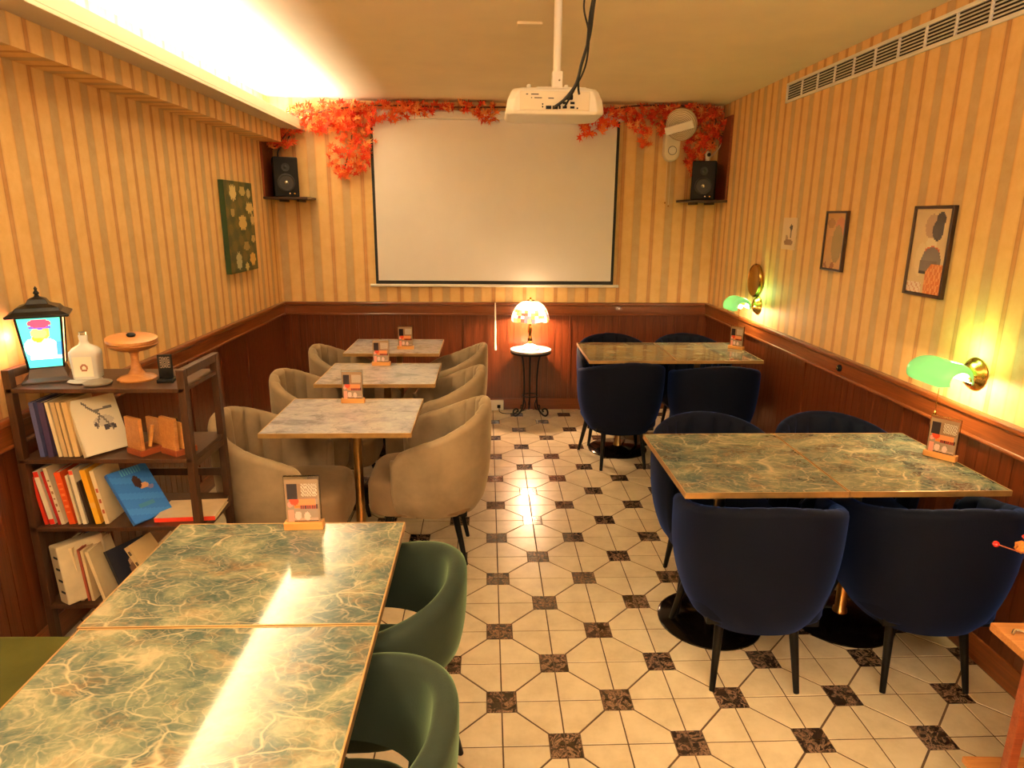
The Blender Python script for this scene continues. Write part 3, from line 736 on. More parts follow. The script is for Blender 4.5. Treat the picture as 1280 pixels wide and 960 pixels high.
lp = thing('table_lamp', 'lit stained glass table lamp on the round side table', 'lamp', (.350, sy, .5685))
obj('lamp_base', lathe(MB(), [(.078, 0), (.080, .008), (.070, .014), (.060, .020), (.052, .032), (.030, .040), (.018, .05), (0, .05)], 32), 'china', lp, smooth=True)
obj('stem', lathe(MB(), [(.012, .05), (.022, .075), (.014, .10), (.009, .12), (.018, .15), (.012, .18), (.008, .21), (.008, .27), (.016, .29), (0, .295)], 20), 'gold', lp, smooth=True)
def shade():
    bm = MB(); seg, rows = 32, 9; prof = []
    for r_i in range(rows + 1):
        t_ = r_i / rows; a = t_ * R(88); prof.append((.035 + .118 * math.sin(a) ** .9, .395 - .155 * (1 - math.cos(a)) ** .85))
    col = bm.loops.layers.float_color.new('Col'); vv = []
    for ri, (r_, z_) in enumerate(prof):
        sc = []
        for i in range(seg):
            dz = -.014 * abs(math.sin(i * PI * 6 / seg)) if ri == rows else 0
            sc.append(bm.verts.new((r_ * math.cos(2 * PI * i / seg), r_ * math.sin(2 * PI * i / seg), z_ + dz)))
        vv.append(sc)
    rr = random.Random(3)
    for ri in range(rows):
        for i in range(seg):
            j = (i + 1) % seg; f = bm.faces.new((vv[ri][i], vv[ri][j], vv[ri + 1][j], vv[ri + 1][i]))
            if ri >= rows - 3: c = rr.choice([(250, 226, 190), (210, 70, 50), (236, 170, 150), (130, 150, 80), (200, 150, 60), (250, 232, 200), (170, 100, 90), (250, 226, 190)])
            elif ri >= rows - 4: c = rr.choice([(250, 214, 140), (240, 170, 90), (250, 226, 180), (190, 120, 60)])
            else: c = rr.choice([(255, 236, 196), (255, 232, 184), (255, 240, 206), (250, 224, 160)])
            c = lin(c)
            for l in f.loops: l[col] = c
    return bm, prof
bm, prof = shade(); sh = obj('lamp_shade', bm, 'stained', lp, smooth=True)
md = sh.modifiers.new('solid', 'SOLIDIFY'); md.thickness = .003
bm = MB()
for i in range(16):
    a = 2 * PI * i / 16; tube(bm, [(r_ * 1.01 * math.cos(a), r_ * 1.01 * math.sin(a), z_ + .001) for r_, z_ in prof], .0014, 5)
obj('leading', bm, 'gold', sh, smooth=True)
obj('finial', lathe(MB(), [(.036, .392), (.030, .402), (.008, .408), (.009, .418), (0, .43)], 20), 'gold', lp, smooth=True)
def point(name, loc, e, col, r=.02, parent=None):
    l = bpy.data.lights.new(name, 'POINT'); l.energy = e; l.color = col; l.shadow_soft_size = r; o = bpy.data.objects.new(name, l); C.objects.link(o); o.location = loc; return o
obj('bulb', lathe(MB(), [(0, .30), (.018, .305), (.024, .33), (.018, .35), (0, .356)], 16), 'bulb', lp, smooth=True)
point('lamp_bulb_light', (.350, sy, .5685 + .265), 40, (1.0, .62, .36), .03)
point('lamp_top_light', (.350, sy, .5685 + .46), .5, (1.0, .60, .3), .02)

# ------------------------------------------------------------------ PROJECTOR
pj = thing('projector', 'white ceiling-mounted projector hanging in the middle of the room', 'projector', (.272, 2.80, 2.017))
bm = MB(); wn, wt = .198, .175
rings = []
for (hw, z, dy) in ((.150, .0, .02), (.192, .004, .004), (wn, .016, 0), (.190, .06, 0), (wt, .092, .002), (.165, .103, .012), (.12, .106, .03)):
    y0_, y1_ = dy, .27 - dy; c = .03
    rings.append([(-hw + c, y0_, z), (hw - c, y0_, z), (hw, y0_ + c, z), (hw, y1_ - c, z), (hw - c, y1_, z), (-hw + c, y1_, z), (-hw, y1_ - c, z), (-hw, y0_ + c, z)])
grid_loft(bm, rings); obj('housing', bm, 'white_plastic', pj, bevel=.004)
obj('rear_panel', box(MB(), -.142, .135, -.004, .004, .018, .088), 'ivory_plastic', pj, bevel=.002)
for px_, pz_, w_, h_ in ((-.052, .030, .004, .004), (-.052, .040, .004, .004), (-.028, .028, .018, .009), (-.002, .028, .018, .009), (.016, .029, .006, .009), (.036, .029, .014, .006), (.066, .029, .014, .006), (.036, .045, .014, .006), (.066, .045, .014, .006), (.086, .026, .005, .004)):
    obj('port', box(MB(), px_ - w_ * .6, px_ + w_ * .6, -.0065, -.004, pz_ - h_ * .7, pz_ + h_ * .7), 'black_plastic', pj)
obj('power_plug', box(MB(), .040, .066, -.022, -.004, .056, .074), 'black_plastic', pj, bevel=.003)
for a, b, z_ in ((-.118, -.110, .076), (-.098, -.068, .076), (-.098, -.094, .063), (-.085, -.055, .063), (-.03, -.008, .062)):
    obj('lettering', box(MB(), a, b, -.0046, -.004, z_ - .0018, z_ + .0018), 'cone', pj)
for sx in (-1, 1): obj('screw_foot', lathe(MB(), [(.009, .10), (.009, .116), (.006, .119), (0, .119)], 12, sx * .075 - .03, .04), 'white_plastic', pj, smooth=True)
pm = thing('projector_mount', 'white ceiling pole with bracket that carries the projector', 'mount', (.287, 2.89, 2.123))
obj('mount_plate', box(MB(), -.09, .11, -.06, .06, -.002, .004), 'white_plastic', pm, bevel=.002)
obj('mount_joint', box(MB(), -.024, .018, -.022, .02, .004, .070), 'white_plastic', pm, bevel=.003)
obj('mount_screw', lathe(MB(), [(.004, 0), (.004, .004), (0, .005)], 10), 'silver', pm, loc=(.004, -.023, .035), rot=(PI / 2, 0, 0))
obj('pole', lathe(MB(), [(.016, .06), (.016, .356)], 20, -.004, 0), 'white_plastic', pm, smooth=True)
def cable(pts, r, label):
    tag(obj('projector_cable', tube(MB(), spl(pts, 8), r, 7), 'wire', smooth=True), label, 'cable', 'black projector cables')
def cp(px, py, y): return tuple(at(px, py, 1, y - .25))
top1 = at(740, 0, 1, 2.9)
cable([(.395, 2.60, 2.479), cp(742, 8, 2.88), cp(737, 45, 2.93), cp(727, 80, 2.97), cp(720, 105, 3.0), cp(706, 124, 3.01), cp(692, 135, 3.04)], .006, 'thick black cable hanging from ceiling to the projector left port')
cable([(.37, 2.60, 2.479), cp(730, 5, 2.9), cp(735, 35, 2.95), cp(736, 55, 2.96), cp(731, 85, 2.98), cp(718, 112, 3.01), cp(705, 135, 3.04)], .0035, 'thin black cable looping to the projector middle port')
cable([(.40, 2.61, 2.479), cp(738, 15, 2.9), cp(733, 60, 2.94), cp(724, 92, 2.98), cp(723, 110, 3.02), cp(724, 118, 3.03)], .0045, 'black power cable ending in the projector square plug')
ch = thing('ceiling_plate', 'small pale plate fixed to the ceiling left of the projector pole', 'plate', (.195, 3.32, HC - .012))
obj('plate', box(MB(), -.058, .058, -.03, .03, 0, .0125), 'ceiling', ch, bevel=.004)

# ------------------------------------------------------------------ RIGHT WALL
vt = thing('air_vent', 'long white louvred air vent high on the right wall', 'vent', (XR, 0, 0))
y0v, y1v, z0v, z1v = .0, 4.345, 2.318, 2.432
bm = MB()
box(bm, -.012, 0, y0v, y1v, z0v, z0v + .016); box(bm, -.012, 0, y0v, y1v, z1v - .016, z1v); box(bm, -.012, 0, y1v - .016, y1v, z0v, z1v); box(bm, -.012, 0, y0v, y0v + .016, z0v, z1v)
obj('vent_frame', bm, 'white_plastic', vt, bevel=.002)
obj('vent_cavity', box(MB(), -.0015, 0, y0v + .01, y1v - .01, z0v + .01, z1v - .01), 'vent_dark', vt)
for i in range(5):
    zc = z0v + .028 + i * .0145
    bm = MB(); grid_loft(bm, [[(-.010, y, zc - .003), (-.0085, y, zc - .0045), (-.002, y, zc + .003), (-.0035, y, zc + .0045)] for y in (y0v + .012, y1v - .012)]); obj('louvre', bm, 'white_plastic', vt)
yy = 4.138
while yy > .2:
    obj('divider', box(MB(), -.0115, -.002, yy - .004, yy + .004, z0v + .012, z1v - .012), 'white_plastic', vt); yy -= .189

def frame_pic(name, label, y0, y1, z0, z1, art, nx, ny, fw=.012, fr='black_wood', group=None, cat='picture'):
    t = thing(name, label, cat, (XR - .001, (y0 + y1) / 2, z0), R(-90), group); w_, h_ = y1 - y0, z1 - z0     # local -Y faces the room
    bm = MB(); a = w_ / 2
    for q in ((-a, -a + fw, 0, h_), (a - fw, a, 0, h_), (-a + fw, a - fw, 0, fw), (-a + fw, a - fw, h_ - fw, h_)): box(bm, q[0], q[1], -.020, -.001, q[2], q[3])
    obj('picture_frame', bm, fr, t, bevel=.002)
    obj('print', panel_mesh('art', w_ - 2 * fw, h_ - 2 * fw, art, nx, ny), 'print_gloss', t, loc=(0, -.012, fw)); return t
M['black_wood'] = wood('dark_frame_wood', (40, 20, 10), (70, 36, 18), .4, 2)
def art_big(u, v):      # generic stand-in: seated figure seen from behind
    bgc = (214, 186, 140)
    if v < .13 and u < .42: return (232, 214, 190) if (int(u * 22) + int(v * 40)) % 3 else (206, 160, 130)
    if v < .36 and u > .50 and v < .10 + (u - .3) * .75: return (206, 112, 46) if (int(u * 24) * 3 + int(v * 30) * 5) % 7 > 2 else (226, 150, 80)
    if .30 < u < .78 and v < .40 and v > .24: return (92, 74, 62) if v > .27 else (50, 30, 24)
    if ell(u, v, .60, .40, .27, .15): return (112, 96, 84)
    if ell(u, v, .60, .51, .20, .055): return (196, 92, 52)
    if ell(u, v, .68, .76, .15, .13): return (64, 52, 46)
    if ell(u, v, .72, .88, .13, .08): return (64, 52, 46)
    if ell(u, v, .50, .80, .19, .14): return (178, 146, 116)
    if ell(u, v, .56, .60, .15, .11): return (222, 200, 158)
    if ell(u, v, .30, .40, .16, .20): return (222, 196, 150)
    return bgc
def art_small(u, v):
    if ell(u, v, .25, .82, .2, .09): return (172, 124, 70)
    if ell(u, v, .65, .45, .28, .34): return (160, 134, 84)
    if ell(u, v, .75, .75, .25, .18): return (206, 134, 92)
    if ell(u, v, .3, .3, .2, .3): return (196, 150, 88)
    if ell(u, v, .35, .06, .3, .07): return (150, 100, 60)
    return (206, 156, 92)
frame_pic('framed_print', 'dark framed print of a robed figure, larger one on right wall', 2.63, 2.883, 1.31, 1.683, art_big, 40, 56, .013)
frame_pic('framed_print', 'small dark framed print with blurred brown shapes on right wall', 3.428, 3.645, 1.355, 1.667, art_small, 24, 34, .012)
def art_card(u, v):
    if ell(u, v, .62, .70, .10, .10): return (60, 44, 36)
    if .58 < u < .66 and .35 < v < .62: return (120, 100, 84)
    if ell(u, v, .5, .22, .34, .10): return (150, 112, 84)
    if ell(u, v, .35, .36, .10, .10): return (176, 140, 108)
    return (230, 204, 168)
cdt = thing('wall_card', 'small unframed pale card pinned to the right wall', 'card', (XR - .001, 4.105, 1.44), R(-90))
obj('card_sheet', box(MB(), -.095, .095, -.003, 0, 0, .19), 'paper', cdt); obj('print', panel_mesh('cardart', .186, .186, art_card, 22, 22), 'print', cdt, loc=(0, -.004, .002))

# round brass mirror
mr = thing('wall_mirror', 'round brass-rimmed mirror above the farther green lamp', 'mirror', (XR - .004, 4.53, 1.21), 0)
mr.rotation_euler = (0, R(-90), 0)
obj('mirror_rim', lathe(MB(), [(.088, 0), (.112, .0), (.115, .014), (.105, .024), (.092, .018)], 40), 'gold', mr, smooth=True)
obj('mirror_glass', lathe(MB(), [(.092, .004), (.090, .012), (.0, .013)], 40), plain('mirror_silver', (226, 224, 200), .38, 1.0, .02), mr, smooth=True)
bt = thing('rail_button', 'small dark knob on the right wall rail, between the green lamps', 'knob', (XR - .0225, 3.296, .872), 0)
bt.rotation_euler = (0, R(-90), 0)
obj('knob', lathe(MB(), [(.018, 0), (.018, .008), (.012, .016), (0, .018)], 20), 'black_plastic', bt, smooth=True); obj('knob_face', lathe(MB(), [(.007, .0175), (.006, .0195), (0, .020)], 14), 'gold', bt, smooth=True)

def banker(label, y, z, zs, yo=0, tilt=0):
    """wall banker's lamp; local frame at the wall plate, room side is -X"""
    t = thing('wall_lamp', label, 'lamp', (XR, y, z), 0, "green glass banker style wall lamps")
    o = obj('wall_plate', lathe(MB(), [(.062, 0), (.064, .006), (.058, .014), (.050, .018), (.046, .028), (.030, .036), (0, .038)], 36), 'gold', t, smooth=True, rot=(0, R(-90), 0))
    obj('arm', tube(MB(), spl([(-.034, 0, 0), (-.07, 0, .006), (-.10, 0, .01), (-.135, -.0, .012)], 5), .006, 8), 'gold', t, smooth=True)
    L, r_ = .135, .068; bm = MB(); cols = []; xc, zc = -.150, .0
    n = 20; rings = []
    def prof(yv, k):                                    # half tube opened downwards and to the wall
        pts = []
        q_ = .25 if yv > 0 else .72; e_ = .80 if yv > 0 else .36
        sh_ = math.sqrt(max(0.04, 1 - max(0, abs(yv) - L * q_) ** 2 / (L * e_) ** 2))
        for i in range(n + 1):
            a = R(-18 + 205 * i / n); rr_ = r_ * sh_ * k; pts.append((xc - .004 - rr_ * math.cos(a) * 1.0, yv, zc - .005 + rr_ * math.sin(a)))
        return pts
    ys = [-L + 2 * L * i / 22 for i in range(23)]
    outer = [prof(v, 1.0) for v in ys]; inner = [prof(v, .93) for v in ys]
    rings = [o_ + i_[::-1] for o_, i_ in zip(outer, inner)]
    grid_loft(bm, rings)
    s_ = obj('lamp_shade', bm, 'green_glass', t, smooth=True); s_.rotation_euler = (0, 0, 0)
    obj('shade_pin', tube(MB(), [(-.135, -.0, .012), (-.150, -.0, .05)], .005, 8), 'gold', t, smooth=True)
    b_ = obj('bulb', lathe(MB(), [(0, -.045), (.013, -.04), (.014, .04), (0, .045)], 14), 'bulb', t, smooth=True, loc=(xc + .012, 0, zc - .004), rot=(PI / 2, 0, 0))
    ch_ = obj('pull_chain', tube(MB(), [(xc + .03, .02, -.02), (xc + .03, .02, -.155)], .0014, 5), 'gold', t)
    obj('chain_ball', lathe(MB(), [(0, -.010), (.005, -.006), (.005, .004), (0, .008)], 10), 'gold', ch_, smooth=True, loc=(xc + .03, .02, -.16))
    # arm knuckle seen at the near end
    obj('knuckle', lathe(MB(), [(.009, -.007), (.010, 0), (.009, .007), (0, .008)], 14), 'gold', t, smooth=True, loc=(xc + .045, -.118, .006), rot=(PI / 2, 0, 0))
    obj('side_arm', tube(MB(), spl([(xc + .045, -.118, .006), (-.06, -.075, -.004), (-.03, -.03, -.004)], 5), .004, 7), 'gold', t, smooth=True)
    for q in (-.06, .06): point('wall_lamp_bulb_light', (XR + xc + .02, y + q, z - .02), 3.0, (1.0, .68, .38), .012)
    # light that leaves through the green glass
    point('wall_lamp_glow', (XR - .07, y, z + .085), 1.3, (.40, 1.0, .30), .03)
    return t
banker('lit green glass wall lamp nearer the camera, above the right table', 2.385, 1.058, 0)
banker('lit green glass wall lamp farther away, near the back right corner', 4.47, 1.045, 0)

# ------------------------------------------------------------------ LEFT WALL PAINTING
def art_flowers(u, v):
    for cx, cy, rx, ry, c in ((.28, .88, .13, .09, (196, 178, 116)), (.62, .90, .12, .06, (180, 160, 96)), (.85, .88, .08, .06, (190, 172, 120)), (.85, .72, .15, .07, (206, 182, 112)), (.55, .55, .16, .09, (196, 168, 96)), (.93, .58, .08, .07, (200, 170, 110)),
                              (.90, .36, .09, .05, (184, 160, 96)), (.62, .28, .12, .06, (150, 132, 74)), (.30, .13, .11, .10, (170, 170, 130)), (.82, .13, .12, .08, (206, 170, 84)), (.58, .05, .08, .05, (196, 180, 110)), (.22, .66, .07, .05, (160, 140, 84))):
        d = ((u - cx) / rx) ** 2 + ((v - cy) / ry) ** 2
        if d < 1 and math.sin(9 * math.atan2(v - cy, u - cx)) * .25 + d < .85: return c
    n = math.sin(u * 23 + v * 11) + math.sin(v * 31 - u * 7)
    return (92, 84, 34) if n > .6 else ((70, 74, 30) if n > -.5 else (44, 62, 30))
pt = thing('flower_painting', 'tall unframed canvas of pale flowers on dark green, left wall', 'painting', (XL + .001, 4.65, 1.245), R(90))
obj('canvas', box(MB(), -.255, .255, -.034, 0, 0, .59), plain('canvas_edge_green', (44, 70, 36), .7), pt, bevel=.002)
obj('print', panel_mesh('flowers', .508, .588, art_flowers, 50, 60), 'print', pt, loc=(0, -.035, .001))

# ------------------------------------------------------------------ BOOK RACK
RY0, RY1 = 2.25, 2.56; RX0, RX1 = -1.655, -1.045; LV = [1.040, .782, .520, .205]
rk = thing('book_rack', 'dark four-tier wooden rack of books against the left wall', 'shelf', ((RX0 + RX1) / 2, (RY0 + RY1) / 2, 0))
ox, oy = rk.location.x, rk.location.y
for z in LV: obj('shelf', box(MB(), RX0 - ox + .005, RX1 - ox - .005, RY0 - oy, RY1 - oy, z - .016, z), 'rack', rk, bevel=.002)
for x in (RX0, RX1 - .026):
    for y in (RY0, RY1 - .03): obj('post', box(MB(), x - ox, x - ox + .026, y - oy, y - oy + .03, 0, 1.105), 'rack', rk, bevel=.002)
    obj('top_rail', box(MB(), x - ox, x - ox + .026, RY0 - oy + .03, RY1 - oy - .03, 1.075, 1.105), 'rack', rk, bevel=.002)
    for z in LV[1:]: obj('side_rail', box(MB(), x - ox + .004, x - ox + .022, RY0 - oy + .03, RY1 - oy - .03, z - .045, z - .018), 'rack', rk, bevel=.002)
obj('back_slat', box(MB(), RX0 - ox + .026, RX1 - ox - .026, RY1 - oy - .012, RY1 - oy - .002, .60, .63), 'rack', rk)

bookn = {}
def book(label, w_, h_, d_, loc, tilt=0, rz=0, cover=(200, 190, 160), spine=None, art=None, group='books leaning on the rack', flat=False, rot=None, pages=(232, 216, 180), spineart=None):
    """origin at the bottom left front corner; spine faces -Y, front cover faces +X"""
    t = thing('book', label, 'book', loc, 0, group, rot if rot else (0, R(-tilt), R(rz)))
    cm_ = plain('book_cover', cover, .45, 0, .05); c = .0022
    bm = MB(); box(bm, 0, c, 0, d_, 0, h_); box(bm, w_ - c, w_, 0, d_, 0, h_); obj('cover_board', bm, cm_, t)
    obj('spine', box(MB(), 0, w_, -.001, .0018, 0, h_), plain('book_spine', spine or cover, .45, 0, .05), t)
    obj('page_block', box(MB(), c, w_ - c, .0018, d_ - .004, .003, h_ - .003), 'paper', t)
    if art: obj('cover_print', panel_mesh('cover', d_ - .002, h_ - .002, art, 30, 40), 'print', t, loc=(w_ + .0006, d_ / 2, .001), rot=(0, 0, R(90)))
    if spineart: obj('spine_print', panel_mesh('spine', w_ - .001, h_ - .002, spineart, 5, 40), 'print', t, loc=(w_ / 2, -.0018, .001))
    return t
def lean_row(zshelf, ytop_px, ybot_px, items, yplane=2.275, depth=.15):
    for it in items:
        xt, xb, w_, cov, lab = it[:5]; kw = it[5] if len(it) > 5 else {}
        b = at(xb, ybot_px, 1, yplane); dx = at(xt, ytop_px, 1, yplane)
        hh = Vector((dx.x - b.x, dx.z - b.z)); L = hh.length; an = math.degrees(math.atan2(-(dx.x - b.x), dx.z - b.z))
        kw = dict(kw); hs = kw.pop('hs', 1); dd = kw.pop('d', depth); yo = kw.pop('yo', 0)
        book(lab, w_, L * hs, dd, (b.x, yplane + yo, zshelf + .001), an, 0, cov, **kw)
def art_branch(u, v):
    x, y = u, v
    for (a, b, c, d) in ((.25, .92, .6, .62), (.45, .75, .85, .78), (.55, .66, .42, .45), (.6, .62, .75, .38)):
        t_ = max(0, min(1, ((x - a) * (c - a) + (y - b) * (d - b)) / ((c - a) ** 2 + (d - b) ** 2)))
        if (x - a - (c - a) * t_) ** 2 + (y - b - (d - b) * t_) ** 2 < .0004: return (110, 104, 100)
    if ell(u, v, .62, .42, .07, .05) or ell(u, v, .78, .42, .06, .05) or ell(u, v, .42, .5, .05, .04): return (60, 56, 64)
    if ell(u, v, .6, .55, .22, .10): return (190, 182, 170)
    return (222, 212, 190)
lean_row(LV[1], 498, 566, [
    (34, 50, .016, (84, 84, 128), 'slate blue book, leftmost on the second shelf of the rack', {'d': .14}),
    (45, 60, .020, (70, 54, 88), 'dark purple book beside the slate blue one on the rack', {'d': .14}),
    (54, 73, .012, (226, 208, 170), 'pale cream narrow book right of the purple book', {}),
    (61, 79, .015, (196, 166, 122), 'tan paperback on the second rack shelf, beside narrow cream book', {}),
    (68, 86, .012, (214, 180, 128), 'light tan book in the middle of the second rack shelf row', {}),
    (75, 93, .018, (222, 186, 130), 'buff coloured book left of the white branch-covered book', {})])
b0 = at(108, 569, 1, 2.275)
book('large white book with branch drawing on its cover, second rack shelf', .020, .205, .155, (b0.x, 2.262, LV[1] + .001), 21, -34, (226, 214, 190), art=art_branch)
# wooden gadgets on the second shelf
def stand_rack(label, x, y, rz, w_, two=True):
    t = thing('wooden_stand', label, 'stand', (x, y, LV[1]), rz, 'small wooden stands on the rack')
    obj('base', box(MB(), -w_ / 2, w_ / 2, -.045, .045, 0, .022), 'redwood', t, bevel=.002)
    obj('upright', box(MB(), -w_ / 2 + .004, -w_ / 2 + .018, -.043, .043, .022, .14), 'oak', t, bevel=.002)
    if two:
        obj('upright', box(MB(), w_ / 2 - .05, w_ / 2 - .036, -.04, .04, .022, .12), 'oak', t, bevel=.002)
        obj('peg', box(MB(), -w_ / 2 + .03, -w_ / 2 + .038, -.04, -.03, .022, .10), 'pine', t, rot=(0, R(14), 0))
    else:
        obj('upright', box(MB(), -w_ / 2 + .030, -w_ / 2 + .040, -.043, .043, .022, .12), 'pine', t, bevel=.002)
        obj('upright', box(MB(), -w_ / 2 + .052, -w_ / 2 + .062, -.043, .043, .022, .105), 'pine', t, bevel=.002)
    return t
stand_rack('larger wooden stand with uprights in middle of second rack shelf', -1.235, 2.345, R(58), .13)
stand_rack('small slotted wooden stand at right end of second rack shelf', -1.125, 2.325, R(58), .085, False)
bl = thing('glass_bulb_ornament', 'small dark round bottle between the wooden stands', 'ornament', (-1.175, 2.42, LV[1]))
obj('body', lathe(MB(), [(.012, 0), (.022, .01), (.028, .04), (.024, .07), (.010, .085), (.010, .10), (0, .10)], 20), plain('brown_glass', (70, 36, 20), .1, 0, .05, coat=1), bl, smooth=True)

def sp(c1, c2, c3, a=.12, b=.85): return lambda u, v: c1 if v < a else (c3 if v > b else c2)
def txt(c, ink, rows=9):   # spine with little blocks of lettering
    return lambda u, v: ink if (.25 < u < .75 and .2 < v < .8 and int(v * rows * 3) % 3 == 0) else c
R2 = lean_row
R2(LV[2], 582, 648, [
    (34, 55, .012, (188, 46, 26), 'narrow red book, leftmost on the third shelf of the rack', {'hs': .9}),
    (39, 62, .018, (226, 210, 184), 'white book with red foot and head on third rack shelf', {'spineart': sp((214, 40, 24), (228, 214, 186), (214, 40, 24), .1, .9)}),
    (49, 72, .010, (176, 34, 26), 'thin dark red book beside the white red-tipped book', {}),
    (53, 76, .013, (222, 204, 170), 'cream book right of the thin dark red one on third shelf', {'hs': 1.06, 'spineart': txt((224, 206, 172), (150, 110, 70))}),
    (65, 86, .022, (222, 84, 32), 'thick orange book on the third rack shelf', {'hs': .98, 'spineart': txt((222, 84, 32), (236, 130, 70))}),
    (78, 97, .009, (226, 206, 168), 'slim cream book touching the thick orange book', {'hs': .92}),
    (84, 103, .015, (230, 214, 184), 'white book with red band at its top, third shelf', {'hs': 1.02, 'spineart': sp((228, 212, 180), (230, 214, 184), (204, 70, 40), .1, .93)}),
    (90, 111, .010, (60, 42, 30), 'thin dark book before the yellow one on third shelf', {'hs': .8}),
    (98, 119, .020, (240, 172, 44), 'yellow book with white middle band on third shelf', {'hs': 1.02, 'spineart': sp((242, 182, 50), (238, 186, 90), (240, 172, 44), .3, .4)}),
    (110, 131, .015, (226, 202, 158), 'beige book just left of the blue picture book', {'hs': 1.0, 'spineart': txt((226, 202, 158), (180, 80, 50), 5)})])
def art_blue(u, v):
    if ell(u, v, .56, .70, .10, .12): return (62, 34, 30)
    if ell(u, v, .66, .60, .13, .06): return (214, 160, 112)
    if ell(u, v, .82, .54, .08, .04): return (120, 110, 150)
    if v > .88 and .3 < u < .8 and int(u * 30) % 2: return (90, 160, 200)
    if v < .3 and .3 < u < .7 and .22 < v: return (60, 120, 160)
    return (44, 106, 190) if math.sin(v * 20 + u * 5) > -.3 else (56, 120, 200)
b0 = at(166, 642, 1, 2.262)
book('large blue picture book leaning on the third rack shelf', .016, .215, .150, (b0.x, 2.256, LV[2] + .001), 40, -30, (44, 104, 190), art=art_blue)
book('cream book with red edges lying flat at right of third rack shelf', .016, .215, .16, (-1.228, 2.285, LV[2] + .017), 0, 0, (226, 200, 160), spine=(232, 66, 44), rot=(0, R(90), R(4)))
# fourth shelf
cb = thing('slotted_box', 'cream box with four dark slots at left of the lowest visible rack shelf', 'box', (-1.605, 2.27, LV[3] + .0005), R(0), None, (0, R(-9), R(-38)))
obj('box_body', box(MB(), 0, .075, 0, .16, 0, .225), plain('cream_card', (206, 184, 146), .6), cb, bevel=.006)
for q in range(4): obj('slot', box(MB(), .036, .070, -.0015, .0005, .045 + q * .045, .053 + q * .045), 'black_cloth', cb)
R2(LV[3], 672, 736, [
    (64, 80, .022, (132, 70, 40), 'brown book next to the cream slotted box', {'hs': 1.0}),
    (71, 87, .012, (104, 56, 40), 'dark brown book left of the blue-spined one, fourth shelf', {}),
    (78, 93, .008, (84, 116, 160), 'slim blue book on the fourth rack shelf', {'hs': 1.02}),
    (83, 99, .012, (236, 208, 160), 'cream book right of the slim blue one, fourth shelf', {'hs': 1.03}),
    (93, 108, .008, (176, 84, 56), 'thin rust coloured book on the fourth rack shelf', {}),
    (97, 113, .010, (226, 196, 148), 'ivory book beside the thin rust one, fourth shelf', {'hs': .98}),
    (102, 127, .012, (240, 212, 162), 'leaning cream book in front of the black picture book', {'hs': .95})])
def art_black(u, v):
    if ell(u, v, .55, .45, .2, .16): return (120, 84, 60)
    if ell(u, v, .5, .62, .1, .1): return (190, 150, 116)
    return (24, 24, 36)
book('black picture book leaning on the fourth rack shelf', .016, .20, .15, (-1.37, 2.275, LV[3] + .001), 27, -28, (22, 22, 32), art=art_black)
def art_sq(u, v):
    for q in range(3):
        if .55 < v and .35 < u < .7 and .60 + q * .13 < v < .68 + q * .13: return (90, 74, 54)
    return (214, 180, 128)
book('tall tan folder with dark squares, right end of fourth rack shelf', .020, .24, .12, (-1.235, 2.27, LV[3] + .001), 32, -12, (212, 178, 124), spineart=lambda u, v: (86, 70, 52) if (.25 < u < .78 and v > .3 and int(v * 14) % 3 == 0) else (214, 182, 130))

# on top of the rack
ZT = LV[0]
ln = thing('lantern', 'dark pagoda lantern with backlit teal picture of a red-hatted man', 'lantern', (-1.585, 2.39, ZT), R(27))
rings = [[(sx * r_, sy_ * r_ * .9, z) for sx, sy_ in ((-1, -1), (1, -1), (1, 1), (-1, 1))] for r_, z in ((.078, 0), (.078, .008), (.060, .018), (.052, .050), (.054, .056))]
obj('lantern_base', grid_loft(bm := MB(), rings) and bm, 'dark_wood', ln, bevel=.002)
def art_lant(u, v):     # generic bearded figure in a red hat
    if v < .17: return (60, 190, 176)
    if v < .23 and u > .12: return (240, 240, 236)
    if ell(u, v, .50, .88, .27, .085): return (206, 60, 84)
    if ell(u, v, .50, .80, .28, .04): return (96, 70, 170)
    if ell(u, v, .45, .68, .20, .10): return (240, 196, 96)
    if ell(u, v, .58, .70, .14, .14): return (214, 150, 60)
    if ell(u, v, .42, .58, .15, .08): return (246, 214, 40)
    if .86 < u and .2 < v < .5: return (60, 130, 216)
    if ell(u, v, .55, .34, .40, .24) or ell(u, v, .25, .40, .22, .18): return (246, 242, 236)
    return (70, 196, 160)
def lpane(w0, w1, hh):  # tapered pane
    me = panel_mesh('lantern_picture', 1, hh, art_lant, 34, 44)
    for v in me.vertices:
        k_ = v.co.z / hh; v.co.x *= w0 + (w1 - w0) * k_; v.co.y += -.012 * k_
    return me
H_ = .178
obj('backlit_pane', lpane(.100, .130, H_), 'print_lit', ln, loc=(0, -.0475, .056))
glow = NT('lantern_side_glass'); gv = glow.coord(); glow.base((.8, .5, .4, 1)); glow.emit(glow.ramp(glow.noise(gv, 16, 2), [(.35, (255, 90, 90)), (.5, (255, 190, 110)), (.62, (240, 240, 150)), (.75, (120, 220, 190))]), 2.2)
for sx in (-1, 1):
    bm = MB(); grid_loft(bm, [[(sx * .049, -.043, .058), (sx * .049, .043, .058), (sx * .052, .043, .058), (sx * .052, -.043, .058)], [(sx * .062, -.053, .232), (sx * .062, .053, .232), (sx * .065, .053, .232), (sx * .065, -.053, .232)]]); obj('side_pane', bm, glow.m, ln)
for sx in (-1, 1):
    for s2 in (-1, 1): obj('corner_post', tube(MB(), [(sx * .052, s2 * .047, .052), (sx * .067, s2 * .0585, .238)], .0042, 6), 'black_metal', ln)
